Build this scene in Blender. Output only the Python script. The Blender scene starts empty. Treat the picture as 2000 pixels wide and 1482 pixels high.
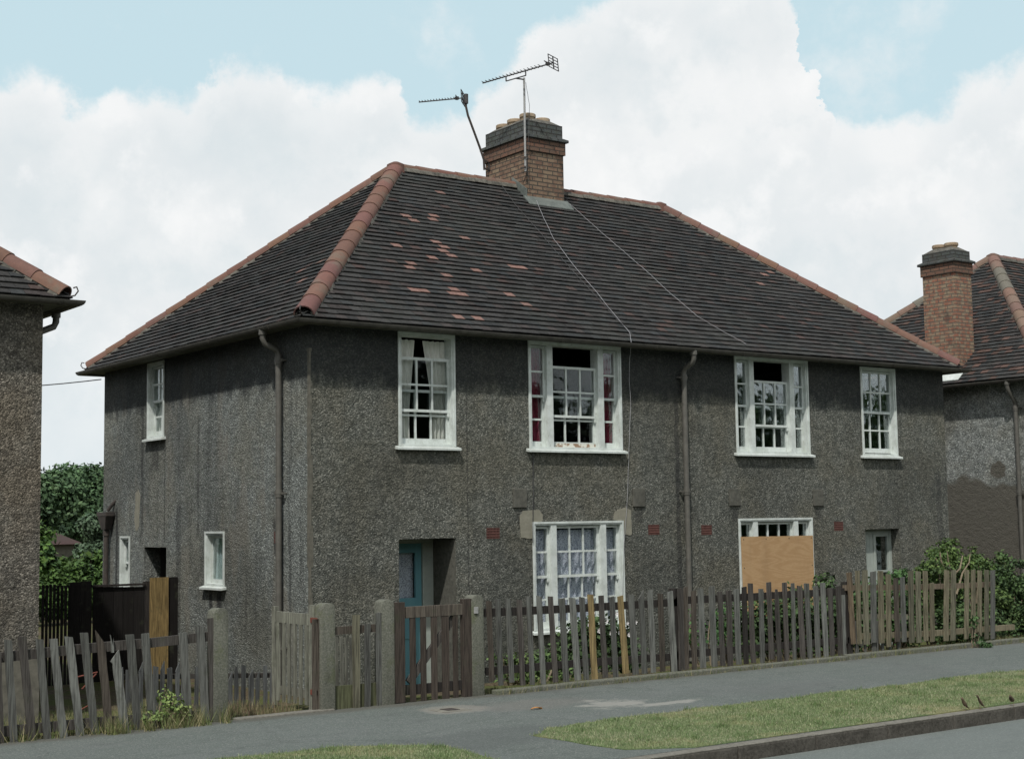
import bpy, math, random
import numpy as np
from mathutils import Vector, Matrix
random.seed(7); rng = np.random.default_rng(11)
scene = bpy.context.scene
R = math.radians

# ------------------------------------------------------------------ camera
CAM = np.array([-9.3103, -17.0404, 2.2173])
YAW, PITCH, ROLL, F = 0.6358, 0.0948, -0.0154, 2906.734      # F in pixels of the 2000 px wide photograph
FW = np.array([math.sin(YAW)*math.cos(PITCH), math.cos(YAW)*math.cos(PITCH), math.sin(PITCH)])
_r = np.array([math.cos(YAW), -math.sin(YAW), 0.0]); _u = np.cross(_r, FW)
RT = _r*math.cos(ROLL) + _u*math.sin(ROLL); UP = -_r*math.sin(ROLL) + _u*math.cos(ROLL)
cam_data = bpy.data.cameras.new('camera'); cam = bpy.data.objects.new('camera', cam_data)
scene.collection.objects.link(cam); scene.camera = cam
cam_data.sensor_width = 36; cam_data.lens = 36*F/2000; cam_data.clip_end = 3000; cam_data.clip_start = 0.1
M4 = Matrix.Identity(4)
for i in range(3):
    M4[i][0] = RT[i]; M4[i][1] = UP[i]; M4[i][2] = -FW[i]; M4[i][3] = CAM[i]
cam.matrix_world = M4
def ray(px, py):
    d = FW*F + RT*(px-1000) - UP*(py-741); return d/np.linalg.norm(d)
def atY(px, py, Y): d = ray(px, py); return CAM + d*(Y-CAM[1])/d[1]
def atX(px, py, X): d = ray(px, py); return CAM + d*(X-CAM[0])/d[0]
def atZ(px, py, Z): d = ray(px, py); return CAM + d*(Z-CAM[2])/d[2]

# ------------------------------------------------------------------ light and sky
SUN_EL, SUN_AZ = R(55), R(180+50)         # azimuth clockwise from +y
sd = Vector((math.sin(SUN_AZ)*math.cos(SUN_EL), math.cos(SUN_AZ)*math.cos(SUN_EL), math.sin(SUN_EL)))
sl = bpy.data.lights.new('sun', 'SUN'); sl.energy = 3.3; sl.angle = R(1.5); sl.color = (1.0, 0.965, 0.91)
so = bpy.data.objects.new('sun', sl); scene.collection.objects.link(so)
so.rotation_euler = sd.to_track_quat('Z', 'Y').to_euler(); so.location = (0, -10, 30)
scene.view_settings.view_transform = 'Standard'; scene.view_settings.look = 'None'
scene.view_settings.exposure = 0.0; scene.view_settings.gamma = 1.0
try: scene.view_settings.use_curve_mapping = False
except Exception: pass

class NT:                                   # small node-tree helper
    def __init__(s, tree): s.t = tree; s.n = tree.nodes; s.l = tree.links
    def __call__(s, kind, ins=None, **kw):
        nd = s.n.new('ShaderNode'+kind)
        for k, v in kw.items(): setattr(nd, k, v)
        if ins:
            for k, v in ins.items():
                sock = nd.inputs[k]
                if isinstance(v, bpy.types.NodeSocket): s.l.new(v, sock)
                else:
                    if isinstance(v, tuple) and len(v) == 3 and sock.type == 'RGBA': v = v+(1,)
                    sock.default_value = v
        return nd
    def math(s, op, a, b=None, c=None, clamp=False):
        ins = {0: a}
        if b is not None: ins[1] = b
        if c is not None: ins[2] = c
        return s('Math', ins, operation=op, use_clamp=clamp).outputs[0]
    def mix(s, f, a, b, blend='MIX'):
        nd = s.n.new('ShaderNodeMix'); nd.data_type = 'RGBA'; nd.blend_type = blend; nd.clamp_factor = True
        for sock, v in ((nd.inputs[0], f), (nd.inputs[6], a), (nd.inputs[7], b)):
            if isinstance(v, bpy.types.NodeSocket): s.l.new(v, sock)
            else:
                if isinstance(v, tuple) and len(v) == 3: v = v+(1,)
                sock.default_value = v
        return nd.outputs[2]
    def ramp(s, f, lo, hi):
        return s('MapRange', {0: f, 1: lo, 2: hi}, interpolation_type='SMOOTHSTEP').outputs[0]
    def noise(s, vec, scale, detail=4, rough=0.55, col=False, dist=0.0):
        nd = s('Noise', {'Vector': vec, 'Scale': scale, 'Detail': detail, 'Roughness': rough, 'Distortion': dist}) if False else s.n.new('ShaderNodeTexNoise')
        s.l.new(vec, nd.inputs['Vector']); nd.inputs['Scale'].default_value = scale
        nd.inputs['Detail'].default_value = detail; nd.inputs['Roughness'].default_value = rough; nd.inputs['Distortion'].default_value = dist
        return nd.outputs['Color' if col else 'Fac']
    def scaled(s, vec, sc):
        return s('VectorMath', {0: vec, 1: sc}, operation='MULTIPLY').outputs[0]

world = bpy.data.worlds.new('World'); scene.world = world; world.use_nodes = True
w = NT(world.node_tree); w.n.clear()
sky = w('TexSky'); sky.sky_type = 'NISHITA'; sky.sun_disc = False; sky.sun_elevation = SUN_EL; sky.sun_rotation = SUN_AZ
sky.air_density = 1.2; sky.dust_density = 2.0
tc = w('TexCoord').outputs['Generated']
sx = w('SeparateXYZ', {0: tc}).outputs
az = w.math('ARCTAN2', sx[0], sx[1]); el = w.math('ARCSINE', sx[2])
azd = w.math('MULTIPLY', az, 180/math.pi); eld = w.math('MULTIPLY', el, 180/math.pi)
EDGE = [(-60,140),(0,160),(60,133),(110,170),(140,212),(180,225),(225,180),(310,165),(340,190),(390,195),(420,145),(470,112),(540,140),(570,168),(610,185),
        (680,172),(740,155),(785,180),(800,225),(840,232),(905,222),(930,185),(1000,130),(1030,90),(1100,40),(1190,0),(1240,-60),(1530,-60),(1575,10),
        (1586,120),(1594,238),(1625,228),(1700,238),(1790,212),(1840,190),(1870,165),(1950,140),(2000,120),(2080,90)]
fc = w('FloatCurve'); cv = fc.mapping.curves[0]; fc.mapping.use_clip = False
pts = []
for (px, py) in EDGE:
    d = ray(px, py); a = math.degrees(math.atan2(d[0], d[1])); e = math.degrees(math.asin(d[2]))
    pts.append(((a-10)/50, e/25))
pts.sort()
cv.points[0].location = pts[0]; cv.points[1].location = pts[-1]
for p_ in pts[1:-1]: cv.points.new(*p_)
for p_ in cv.points: p_.handle_type = 'VECTOR'
fc.mapping.update()
an = w.math('MULTIPLY', w.math('SUBTRACT', azd, 10), 0.02)
an = w.math('ADD', an, w.math('MULTIPLY', w.math('SUBTRACT', w.noise(tc, 14.0, 8, 0.68), 0.5), 0.085))
w.l.new(an, fc.inputs['Value'])
edge = w.math('MULTIPLY', fc.outputs[0], 25.0)
billow = w.noise(tc, 26.0, 8, 0.62); fine = w.noise(tc, 7.0, 5, 0.55)
dist = w.math('SUBTRACT', edge, eld)
dist = w.math('ADD', dist, w.math('MULTIPLY', w.math('SUBTRACT', billow, 0.5), 3.2))
cloud = w.ramp(dist, -0.35, 0.65)
wisp = w.math('MULTIPLY', w.ramp(w.noise(tc, 9.0, 6, 0.65), 0.52, 0.74), 0.55)
high = w.ramp(w.noise(tc, 3.0, 6, 0.6), 0.53, 0.62)           # the rest of the sky is broken cloud too
aside = w.ramp(w.math('ABSOLUTE', w.math('SUBTRACT', azd, 36.6)), 24.0, 30.0)
up_ = w.ramp(eld, 22.0, 27.0)
oth = w.math('MULTIPLY', w.math('MULTIPLY', high, w.math('MAXIMUM', aside, up_)), 0.6)
cloud = w.math('MAXIMUM', w.math('MAXIMUM', cloud, wisp), oth)
shade = w.ramp(w.math('ADD', w.math('MULTIPLY', w.noise(tc, 6.0, 5, 0.5, dist=0.3), .7), w.math('MULTIPLY', w.noise(tc, 20.0, 5, 0.6), .3)), 0.36, 0.60)
puff = w.n.new('ShaderNodeTexVoronoi'); puff.feature = 'SMOOTH_F1'; puff.inputs['Scale'].default_value = 15.0; puff.inputs['Smoothness'].default_value = 0.6
wv = w('VectorMath', {0: tc, 1: w('VectorMath', {0: w.noise(tc, 9.0, 4, 0.6, col=True), 'Scale': 0.12}, operation='SCALE').outputs[0]}, operation='ADD').outputs[0]
w.l.new(wv, puff.inputs['Vector'])
ccol = w.mix(shade, (0.73, 0.79, 0.815), (0.89, 0.905, 0.91))
ccol = w.mix(w.math('MULTIPLY', w.ramp(puff.outputs['Distance'], 0.25, 0.62), 0.5), ccol, (0.74, 0.79, 0.815))
up2 = w('VectorMath', {0: tc, 1: (-0.006, -0.008, 0.022)}, operation='ADD').outputs[0]
rel = w.math('SUBTRACT', w.noise(tc, 13.0, 7, 0.6), w.noise(up2, 13.0, 7, 0.6))      # shaded undersides, lit tops
ccol = w.mix(w.math('MULTIPLY', w.ramp(rel, 0.0, 0.2), 0.75), ccol, (0.95, 0.955, 0.955))
ccol = w.mix(w.math('MULTIPLY', w.ramp(rel, 0.0, -0.2), 0.55), ccol, (0.70, 0.77, 0.80))
rim = w.math('MULTIPLY', w.ramp(dist, 2.2, 0.3), 0.6)                     # thinner, brighter tops of the heaps
ccol = w.mix(rim, ccol, (0.90, 0.915, 0.92))
low = w.ramp(eld, 9.0, 2.0)
ccol = w.mix(w.math('MULTIPLY', low, 0.7), ccol, (0.76, 0.83, 0.86))
skyc = w('VectorMath', {0: sky.outputs[0], 'Scale': 0.10}, operation='SCALE').outputs[0]
veil = w.math('SUBTRACT', 0.85, w.math('MULTIPLY', w.math('MAXIMUM', aside, up_), 0.72))   # clear deep blue away from the cloud bank
blue = w.mix(veil, skyc, (0.63, 0.82, 0.88))
colw = w.mix(cloud, blue, ccol)
bg = w('Background', {'Color': colw, 'Strength': 1.0})
w.l.new(bg.outputs[0], w('OutputWorld').inputs[0])

# ------------------------------------------------------------------ materials
def mat(name, build, rough=0.9, spec=0.3):
    m = bpy.data.materials.new(name); m.use_nodes = True; t = NT(m.node_tree); t.n.clear()
    out = t('OutputMaterial'); bs = t('BsdfPrincipled'); bs.inputs['Roughness'].default_value = rough
    bs.inputs['Specular IOR Level'].default_value = spec
    pos = t('NewGeometry').outputs['Position']
    r_ = build(t, pos, bs)
    if isinstance(r_, tuple): col, h, dist = r_
    else: col, h, dist = r_, None, 0
    if isinstance(col, bpy.types.NodeSocket): t.l.new(col, bs.inputs['Base Color'])
    if h is not None:
        b = t('Bump', {'Height': h, 'Distance': dist, 'Strength': 1.0}); t.l.new(b.outputs[0], bs.inputs['Normal'])
    t.l.new(bs.outputs[0], out.inputs[0]); return m
def vor(t, vec, scale, out='Distance', feature='F1', rnd=1.0):
    v = t.n.new('ShaderNodeTexVoronoi'); v.feature = feature; t.l.new(vec, v.inputs['Vector']); v.inputs['Scale'].default_value = scale
    v.inputs['Randomness'].default_value = rnd
    return v.outputs[out]
def tint(t): 
    a = t.n.new('ShaderNodeVertexColor'); a.layer_name = 'tint'; return a.outputs['Color']

def dash(dark, light, kind):
    def b(t, p, bs):
        sp = t('SeparateXYZ', {0: p}).outputs
        c = vor(t, p, 62.0, 'Color'); cs = t('SeparateColor', {0: c}).outputs[0]
        d = vor(t, p, 62.0)
        n1 = t.noise(p, 26.0, 3, 0.7); n2 = t.noise(p, 0.9, 5, 0.6); n3 = t.noise(p, 6.0, 4, 0.6)
        f = t.math('ADD', t.math('MULTIPLY', cs, 0.55), t.math('MULTIPLY', n1, 0.5))
        n5 = t.noise(p, 11.0, 3, 0.6)
        f = t.math('ADD', f, t.math('MULTIPLY', t.math('SUBTRACT', n3, 0.5), 0.7)); f = t.math('ADD', f, t.math('MULTIPLY', t.math('SUBTRACT', n5, 0.5), 0.8))
        f = t.ramp(f, 0.25, 0.95)
        col = t.mix(f, dark, light)
        col = t.mix(t.ramp(cs, 0.86, 0.97), col, tuple(min(1, x*1.45) for x in light))
        warm = t.ramp(n2, 0.40, 0.64)
        col = t.mix(t.math('MULTIPLY', warm, 0.75), col, t.mix(f, tuple(x*y for x, y in zip(dark, (1.03, .96, .86))), tuple(x*y for x, y in zip(light, (1.03, .96, .86)))))
        big = t.noise(t.scaled(p, (1, 1, .8)), 0.55, 5, 0.62); mid_ = t.noise(p, 2.4, 4, 0.65)
        col = t.mix(t.math('MULTIPLY', t.ramp(big, 0.46, 0.62), 0.42), col, t.mix(f, (0.040, 0.043, 0.040), (0.085, 0.088, 0.080)))
        col = t.mix(t.math('MULTIPLY', t.ramp(mid_, 0.54, 0.68), 0.30), col, t.mix(f, (0.13, 0.13, 0.11), (0.22, 0.215, 0.18)))
        # rain streaks: long vertical stains
        st = t.noise(t.scaled(p, (3.2, 3.2, 0.22)), 2.0, 5, 0.6)
        stm = t.ramp(st, 0.54, 0.72)
        col = t.mix(t.math('MULTIPLY', stm, 0.42 if kind == 'side' else 0.28), col, (0.030, 0.031, 0.031))
        if kind == 'side':
            wn = t.noise(t.scaled(p, (1.3, 1.3, 0.5)), 1.3, 3, 0.5)
            col = t.mix(t.math('MULTIPLY', t.ramp(wn, 0.56, 0.66), 0.40), col, (0.21, 0.195, 0.16))
        if kind in ('side', 'front'):      # soot plus eave shadow painted into the colour below the eaves, ragged lower edge
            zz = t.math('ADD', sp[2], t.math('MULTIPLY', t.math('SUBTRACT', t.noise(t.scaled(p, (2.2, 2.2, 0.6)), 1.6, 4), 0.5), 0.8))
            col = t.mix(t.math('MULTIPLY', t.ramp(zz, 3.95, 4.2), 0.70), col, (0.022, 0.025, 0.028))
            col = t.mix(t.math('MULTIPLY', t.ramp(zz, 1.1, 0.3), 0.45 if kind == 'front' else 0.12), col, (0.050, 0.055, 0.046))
            def vline(ax, c0, z0, z1, hw, amt, fr=3.0):      # cracks and drip stains of their own shape
                q_ = t.math('ADD', sp[ax], t.math('MULTIPLY', t.math('SUBTRACT', t.noise(p, fr, 3), 0.5), hw*(1.6 if fr < 5 else 3.5)))
                m1 = t.ramp(t.math('ABSOLUTE', t.math('SUBTRACT', q_, c0)), hw, hw*.45)
                m2 = t.math('MULTIPLY', t.ramp(sp[2], z0, z0+.12), t.ramp(sp[2], z1, z1-.12)); return t.math('MULTIPLY', t.math('MULTIPLY', m1, m2), amt)
            if kind == 'front': ls = [(0, 2.47, .3, 4.2, .014, .5, 7.0), (0, 3.62, 2.25, 3.2, .02, .5, 6.0), (0, 6.42, .1, 4.1, .06, .55), (0, 12.75, .4, 3.0, .10, .4), (0, 3.37, 2.1, 2.42, .10, .5), (0, 5.62, 2.1, 2.42, .10, .5), (0, 7.63, 2.1, 2.42, .10, .5), (0, 9.57, 2.1, 2.42, .10, .5)]
            else: ls = [(1, 2.66, .75, 1.32, .12, .8), (1, 2.95, .9, 1.32, .07, .8), (1, 4.62, 1.9, 3.6, .018, .7, 6.0), (1, 5.0, 3.05, 3.58, .22, .55), (1, .88, 1.75, 2.35, .17, .7), (1, .55, .2, 2.3, .05, .5), (1, 6.55, .3, 2.6, .06, .75), (1, 3.4, 2.0, 3.9, .05, .4), (1, 5.5, 2.0, 4.2, .07, .45), (1, 4.1, .2, 2.6, .12, .45)]
            for a_ in ls: col = t.mix(vline(*a_), col, (0.030, 0.031, 0.032))
        if kind == 'right':
            zz = t.math('ADD', sp[2], t.math('MULTIPLY', t.math('SUBTRACT', t.noise(p, 0.9, 2), 0.5), 1.6))
            m_ = t.ramp(zz, 2.80, 2.66)
            px = t('VectorMath', {0: p, 1: (16.12, 1.14, 3.08)}, operation='SUBTRACT').outputs[0]
            pl = t('VectorMath', {0: px}, operation='LENGTH').outputs['Value']
            pl = t.math('ADD', pl, t.math('MULTIPLY', t.math('SUBTRACT', t.noise(p, 5.0, 3), 0.5), 0.25))
            m_ = t.math('MAXIMUM', m_, t.ramp(pl, 0.20, 0.16))
            col = t.mix(m_, col, t.mix(n3, (0.095, 0.090, 0.076), (0.135, 0.128, 0.108)))
        h = t.math('ADD', t.math('ADD', t.math('MULTIPLY', t.math('SUBTRACT', 1.0, d), 0.5), t.math('MULTIPLY', n1, 0.7)), t.math('MULTIPLY', n5, 1.1))
        return col, h, 0.022
    return b
M = {}
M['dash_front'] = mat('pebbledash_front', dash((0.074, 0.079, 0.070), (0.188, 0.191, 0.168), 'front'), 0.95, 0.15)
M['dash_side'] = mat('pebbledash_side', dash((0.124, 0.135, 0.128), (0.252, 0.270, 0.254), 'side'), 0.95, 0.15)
M['dash_left'] = mat('pebbledash_brown', dash((0.078, 0.072, 0.061), (0.220, 0.203, 0.172), 'left'), 0.95, 0.15)
M['dash_right'] = mat('pebbledash_grey', dash((0.125, 0.135, 0.128), (0.36, 0.38, 0.36), 'right'), 0.95, 0.15)

def plain(a, b_, sc=8.0, bump=0.0, streak=None, det=5):
    def b(t, p, bs):
        v = t.scaled(p, streak) if streak else p
        n = t.noise(v, sc, det, 0.65); n2 = t.noise(p, sc*0.15, 3)
        f = t.ramp(t.math('ADD', t.math('MULTIPLY', n, 0.7), t.math('MULTIPLY', n2, 0.3)), 0.33, 0.67)
        col = t.mix(f, a, b_)
        return (col, n, bump) if bump else col
    return b
def whitepaint(t, p, bs):
    n = t.noise(p, 5.0, 5, 0.7); n2 = t.noise(t.scaled(p, (1, 1, .3)), 30.0, 4, 0.7)
    col = t.mix(t.ramp(n, 0.35, 0.7), (0.62, 0.665, 0.64), (0.47, 0.51, 0.475))
    return t.mix(t.math('MULTIPLY', t.ramp(n2, 0.58, 0.72), 0.6), col, (0.27, 0.26, 0.22)), n2, 0.002
M['white'] = mat('old_white_paint', whitepaint, 0.55, 0.4)
M['peel'] = mat('peeling_timber', lambda t, p, bs: (t.mix(t.ramp(t.noise(p, 9, 4), 0.46, 0.56), (0.30, 0.20, 0.13), (0.68, 0.68, 0.60)), t.noise(p, 22, 4), 0.004), 0.8)
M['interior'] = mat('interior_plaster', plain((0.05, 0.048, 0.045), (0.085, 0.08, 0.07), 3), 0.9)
M['gutter'] = mat('gutter_paint', plain((0.045, 0.043, 0.038), (0.085, 0.080, 0.068), 9, 0.002), 0.6, 0.35)
M['soffit'] = mat('soffit_board', plain((0.09, 0.095, 0.08), (0.15, 0.155, 0.135), 6), 0.8)
M['pipe'] = mat('pipe_paint', plain((0.085, 0.082, 0.072), (0.125, 0.120, 0.105), 11, 0.001), 0.55, 0.35)
M['iron'] = mat('rusty_iron', plain((0.040, 0.037, 0.035), (0.075, 0.062, 0.053), 14, 0.001), 0.7)
def tiles(t, p, bs):
    n = t.noise(p, 28.0, 4, 0.7); n2 = t.noise(p, 1.1, 4, 0.6)
    col = t.mix(t.ramp(n, 0.3, 0.75), t.mix(0.45, tint(t), (0.0, 0.0, 0.0)), tint(t))
    col = t.mix(t.math('MULTIPLY', t.ramp(n2, 0.45, 0.7), 0.35), col, (0.052, 0.057, 0.050))
    return col, n, 0.004
M['tile'] = mat('clay_tile', tiles, 0.9, 0.2)
def ridget(t, p, bs):
    n = t.noise(p, 20.0, 4, 0.7); n2 = t.noise(p, 2.1, 5, 0.65)
    col = t.mix(t.ramp(n, 0.25, 0.75), t.mix(0.3, tint(t), (0.05, 0.04, 0.04)), tint(t))
    col = t.mix(t.math('MULTIPLY', t.ramp(n2, 0.52, 0.66), 0.5), col, (0.145, 0.135, 0.105))
    return col, n, 0.004
M['ridge'] = mat('red_ridge_tile', ridget, 0.85, 0.25)
M['mortar'] = mat('mortar', plain((0.065, 0.062, 0.053), (0.17, 0.16, 0.135), 12, 0.01), 0.95)
M['lead'] = mat('lead_flashing', plain((0.085, 0.098, 0.09), (0.15, 0.165, 0.15), 9), 0.6)
M['pot'] = mat('clay_pot', plain((0.26, 0.19, 0.125), (0.38, 0.30, 0.21), 10, 0.003), 0.85)
def brick(c1, c2, c3, mort):
    def b(t, p, bs):
        s = t('SeparateXYZ', {0: p}).outputs
        v = t('CombineXYZ', {0: t.math('ADD', s[0], s[1]), 1: s[2], 2: 0.0}).outputs[0]
        def bt(a, c, off):
            k = t.n.new('ShaderNodeTexBrick'); t.l.new(v, k.inputs['Vector']); k.offset = 0.5
            k.inputs['Color1'].default_value = a+(1,); k.inputs['Color2'].default_value = c+(1,); k.inputs['Mortar'].default_value = mort+(1,)
            k.inputs['Scale'].default_value = 1.0; k.inputs['Brick Width'].default_value = 0.225; k.inputs['Row Height'].default_value = 0.075
            k.inputs['Mortar Size'].default_value = 0.011; k.inputs['Mortar Smooth'].default_value = 0.3; k.inputs['Bias'].default_value = off
            return k
        k = bt(c1, c2, 0.0)
        n = t.noise(p, 2.6, 3, 0.6); n3 = t.noise(p, 40.0, 3, 0.7); nb = t.noise(p, 7.0, 2)
        col = t.mix(t.ramp(nb, 0.42, 0.6), k.outputs[0], t.mix(k.outputs[1], c3, mort))
        col = t.mix(t.math('MULTIPLY', t.ramp(n, 0.55, 0.72), 0.6), col, (0.055, 0.052, 0.045))
        col = t.mix(t.math('MULTIPLY', n3, 0.45), col, (0.06, 0.045, 0.035))
        h = t.math('ADD', t.math('SUBTRACT', 1.0, k.outputs[1]), t.math('MULTIPLY', n3, 0.35))
        return col, h, 0.012
    return b
M['brick'] = mat('stock_brick', brick((0.235, 0.155, 0.105), (0.30, 0.225, 0.15), (0.19, 0.115, 0.08), (0.075, 0.068, 0.056)), 0.92)
M['brick_red'] = mat('red_brick', brick((0.32, 0.125, 0.08), (0.29, 0.15, 0.10), (0.32, 0.245, 0.165), (0.15, 0.13, 0.105)), 0.92)
M['brick_band'] = mat('dark_red_brick', brick((0.20, 0.105, 0.07), (0.175, 0.092, 0.064), (0.16, 0.10, 0.07), (0.07, 0.055, 0.045)), 0.92)
M['brick_blue'] = mat('blue_brick', brick((0.060, 0.075, 0.078), (0.095, 0.108, 0.108), (0.07, 0.085, 0.075), (0.03, 0.032, 0.03)), 0.75)
def wood(t, p, bs):
    v = t.scaled(p, (1.0, 1.0, 0.045)); n = t.noise(v, 70.0, 5, 0.7); n2 = t.noise(p, 6.0, 4, 0.6)
    tt = tint(t)
    col = t.mix(t.ramp(n, 0.34, 0.64), t.mix(0.58, tt, (0.010, 0.009, 0.008)), t.scaled(tt, (1.25, 1.27, 1.25)))
    col = t.mix(t.math('MULTIPLY', t.ramp(n2, 0.56, 0.74), 0.45), col, (0.055, 0.062, 0.038))
    return col, n, 0.006
M['wood'] = mat('weathered_timber', wood, 0.92, 0.15)
def conc(t, p, bs):
    n = t.noise(p, 55.0, 4, 0.75); n2 = t.noise(p, 3.5, 5, 0.65); n4 = t.noise(t.scaled(p, (1, 1, .3)), 5.0, 3)
    col = t.mix(t.ramp(n, 0.3, 0.7), (0.095, 0.099, 0.080), (0.185, 0.188, 0.155))
    col = t.mix(t.math('MULTIPLY', t.ramp(n2, 0.5, 0.66), 0.55), col, (0.10, 0.115, 0.055))
    col = t.mix(t.math('MULTIPLY', t.ramp(n4, 0.58, 0.7), 0.4), col, (0.05, 0.05, 0.042))
    return col, n, 0.006
M['concrete'] = mat('mossy_concrete', conc, 0.95, 0.15)
M['kerb'] = mat('kerb_stone', lambda t, p, bs: (t.mix(t.ramp(t.math('ADD', t.math('MULTIPLY', t.noise(p, 45, 4, .7), .6), t.math('MULTIPLY', t.noise(p, 3, 3), .4)), .36, .64), (0.050, 0.047, 0.040), (0.105, 0.098, 0.085)), t.noise(p, 45, 4), 0.006), 0.95, 0.1)
M['kerb_top'] = mat('kerb_top_stone', plain((0.13, 0.125, 0.105), (0.22, 0.21, 0.18), 30, 0.004), 0.95, 0.1)
M['smooth_render'] = mat('smooth_cement_render', plain((0.095, 0.092, 0.077), (0.155, 0.148, 0.122), 10, 0.004), 0.95, 0.1)
M['patch'] = mat('pale_cement_patch', plain((0.215, 0.208, 0.165), (0.27, 0.26, 0.21), 14, 0.004), 0.95, 0.1)
M['pad'] = mat('concrete_pad', plain((0.078, 0.078, 0.067), (0.130, 0.128, 0.110), 16, 0.006), 0.95, 0.1)
M['airbrick'] = mat('terracotta', plain((0.085, 0.04, 0.034), (0.15, 0.07, 0.058), 20, 0.003), 0.85)
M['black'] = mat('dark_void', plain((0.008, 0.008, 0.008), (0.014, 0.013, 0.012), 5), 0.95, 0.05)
M['teal'] = mat('teal_door_paint', plain((0.115, 0.285, 0.335), (0.14, 0.32, 0.37), 6, 0.001, (1, 1, .3)), 0.5, 0.4)
M['grey_door'] = mat('grey_door_paint', plain((0.29, 0.33, 0.30), (0.38, 0.42, 0.385), 6, 0.001), 0.6, 0.3)
M['brass'] = mat('brass', plain((0.45, 0.36, 0.18), (0.55, 0.45, 0.25), 20), 0.35, 0.5)
M['steel'] = mat('galvanised_steel', plain((0.24, 0.24, 0.23), (0.36, 0.36, 0.35), 30), 0.5, 0.5)
M['darksteel'] = mat('dark_metal', plain((0.03, 0.03, 0.032), (0.07, 0.066, 0.064), 30), 0.6, 0.4)
M['cable'] = mat('pale_cable', plain((0.26, 0.26, 0.27), (0.38, 0.38, 0.39), 5), 0.6)
M['cable_dark'] = mat('dark_cable', plain((0.05, 0.05, 0.05), (0.09, 0.09, 0.09), 5), 0.6)
def cloth(c1, c2, lace=False):
    def b(t, p, bs):
        n = t.noise(t.scaled(p, (1, 1, .25)), 26.0, 4, 0.6)
        f = t.ramp(n, 0.35, 0.65)
        if lace:
            f = t.ramp(t.math('ADD', t.math('MULTIPLY', vor(t, p, 55.0), 0.7), t.math('MULTIPLY', n, 0.55)), 0.34, 0.72)
        return t.mix(f, c1, c2)
    return b
M['cream_cloth'] = mat('cream_curtain', cloth((0.70, 0.70, 0.64), (0.82, 0.82, 0.76)), 0.95, 0.1)
M['red_cloth'] = mat('wine_curtain', cloth((0.16, 0.022, 0.045), (0.27, 0.045, 0.085)), 0.95, 0.1)
M['lace_cloth'] = mat('blue_white_lace', cloth((0.20, 0.22, 0.32), (0.74, 0.78, 0.86), True), 0.95, 0.1)
M['net_cloth'] = mat('pale_blue_net', cloth((0.50, 0.64, 0.65), (0.62, 0.76, 0.77)), 0.95, 0.1)
M['grey_cloth'] = mat('grey_net', cloth((0.07, 0.078, 0.078), (0.16, 0.175, 0.175)), 0.95, 0.1)
def ply(t, p, bs):
    v = t.scaled(p, (0.30, 1.0, 1.7)); n = t.noise(v, 2.0, 2, 0.45, dist=0.4)
    rings = t.math('SINE', t.math('MULTIPLY', n, 78.0))
    f = t.math('ADD', t.math('MULTIPLY', t.ramp(rings, -0.9, 1.0), .65), t.math('MULTIPLY', t.noise(t.scaled(p, (.3, 1, 1)), 7.0, 4), .35)); fine_ = t.noise(t.scaled(p, (.12, 1, 1)), 90.0, 4, .7)
    col = t.mix(f, (0.385, 0.245, 0.125), (0.455, 0.305, 0.165))
    col = t.mix(t.math('MULTIPLY', t.ramp(fine_, .42, .66), .35), col, (0.29, 0.165, 0.07))
    wet = t.ramp(t.noise(t.scaled(p, (3, 1, .5)), 1.2, 4), .5, .68); col = t.mix(t.math('MULTIPLY', wet, .25), col, (0.24, 0.16, 0.09))
    kn = vor(t, t.scaled(p, (2.4, 0.0, 2.7)), 1.0)
    col = t.mix(t.ramp(kn, 0.12, 0.06), col, (0.13, 0.07, 0.03))
    return col
M['ply'] = mat('plywood', ply, 0.75, 0.2)
def glassm():
    m = bpy.data.materials.new('window_glass'); m.use_nodes = True; t = NT(m.node_tree); t.n.clear()
    fr = t('Fresnel', {'IOR': 1.5}).outputs[0]
    pos = t('NewGeometry').outputs['Position']; bm_ = t('Bump', {'Height': t.noise(pos, 3.0, 2), 'Distance': 0.004, 'Strength': 1.0}).outputs[0]
    tr = t('BsdfTransparent', {'Color': (0.92, 0.93, 0.93)}); gl = t('BsdfGlossy', {'Roughness': 0.03, 'Normal': bm_, 'Color': (0.9, 0.95, 0.95)})
    mx = t('MixShader', {0: t.math('MULTIPLY', fr, 0.42), 1: tr.outputs[0], 2: gl.outputs[0]}); t.l.new(mx.outputs[0], t('OutputMaterial').inputs[0]); return m
M['glass'] = glassm()
def leafm(t, p, bs):
    n = t.noise(p, 9.0, 2); return t.mix(t.math('MULTIPLY', n, 0.5), tint(t), t.mix(0.5, tint(t), (0.0, 0.0, 0.0)))
M['leaf'] = mat('leaf', leafm, 0.65, 0.25)
M['bark'] = mat('bark', plain((0.07, 0.055, 0.04), (0.15, 0.125, 0.095), 25, 0.01), 0.95)
M['twig'] = mat('pale_twig', plain((0.16, 0.13, 0.09), (0.28, 0.23, 0.16), 25, 0.004), 0.9)
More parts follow.
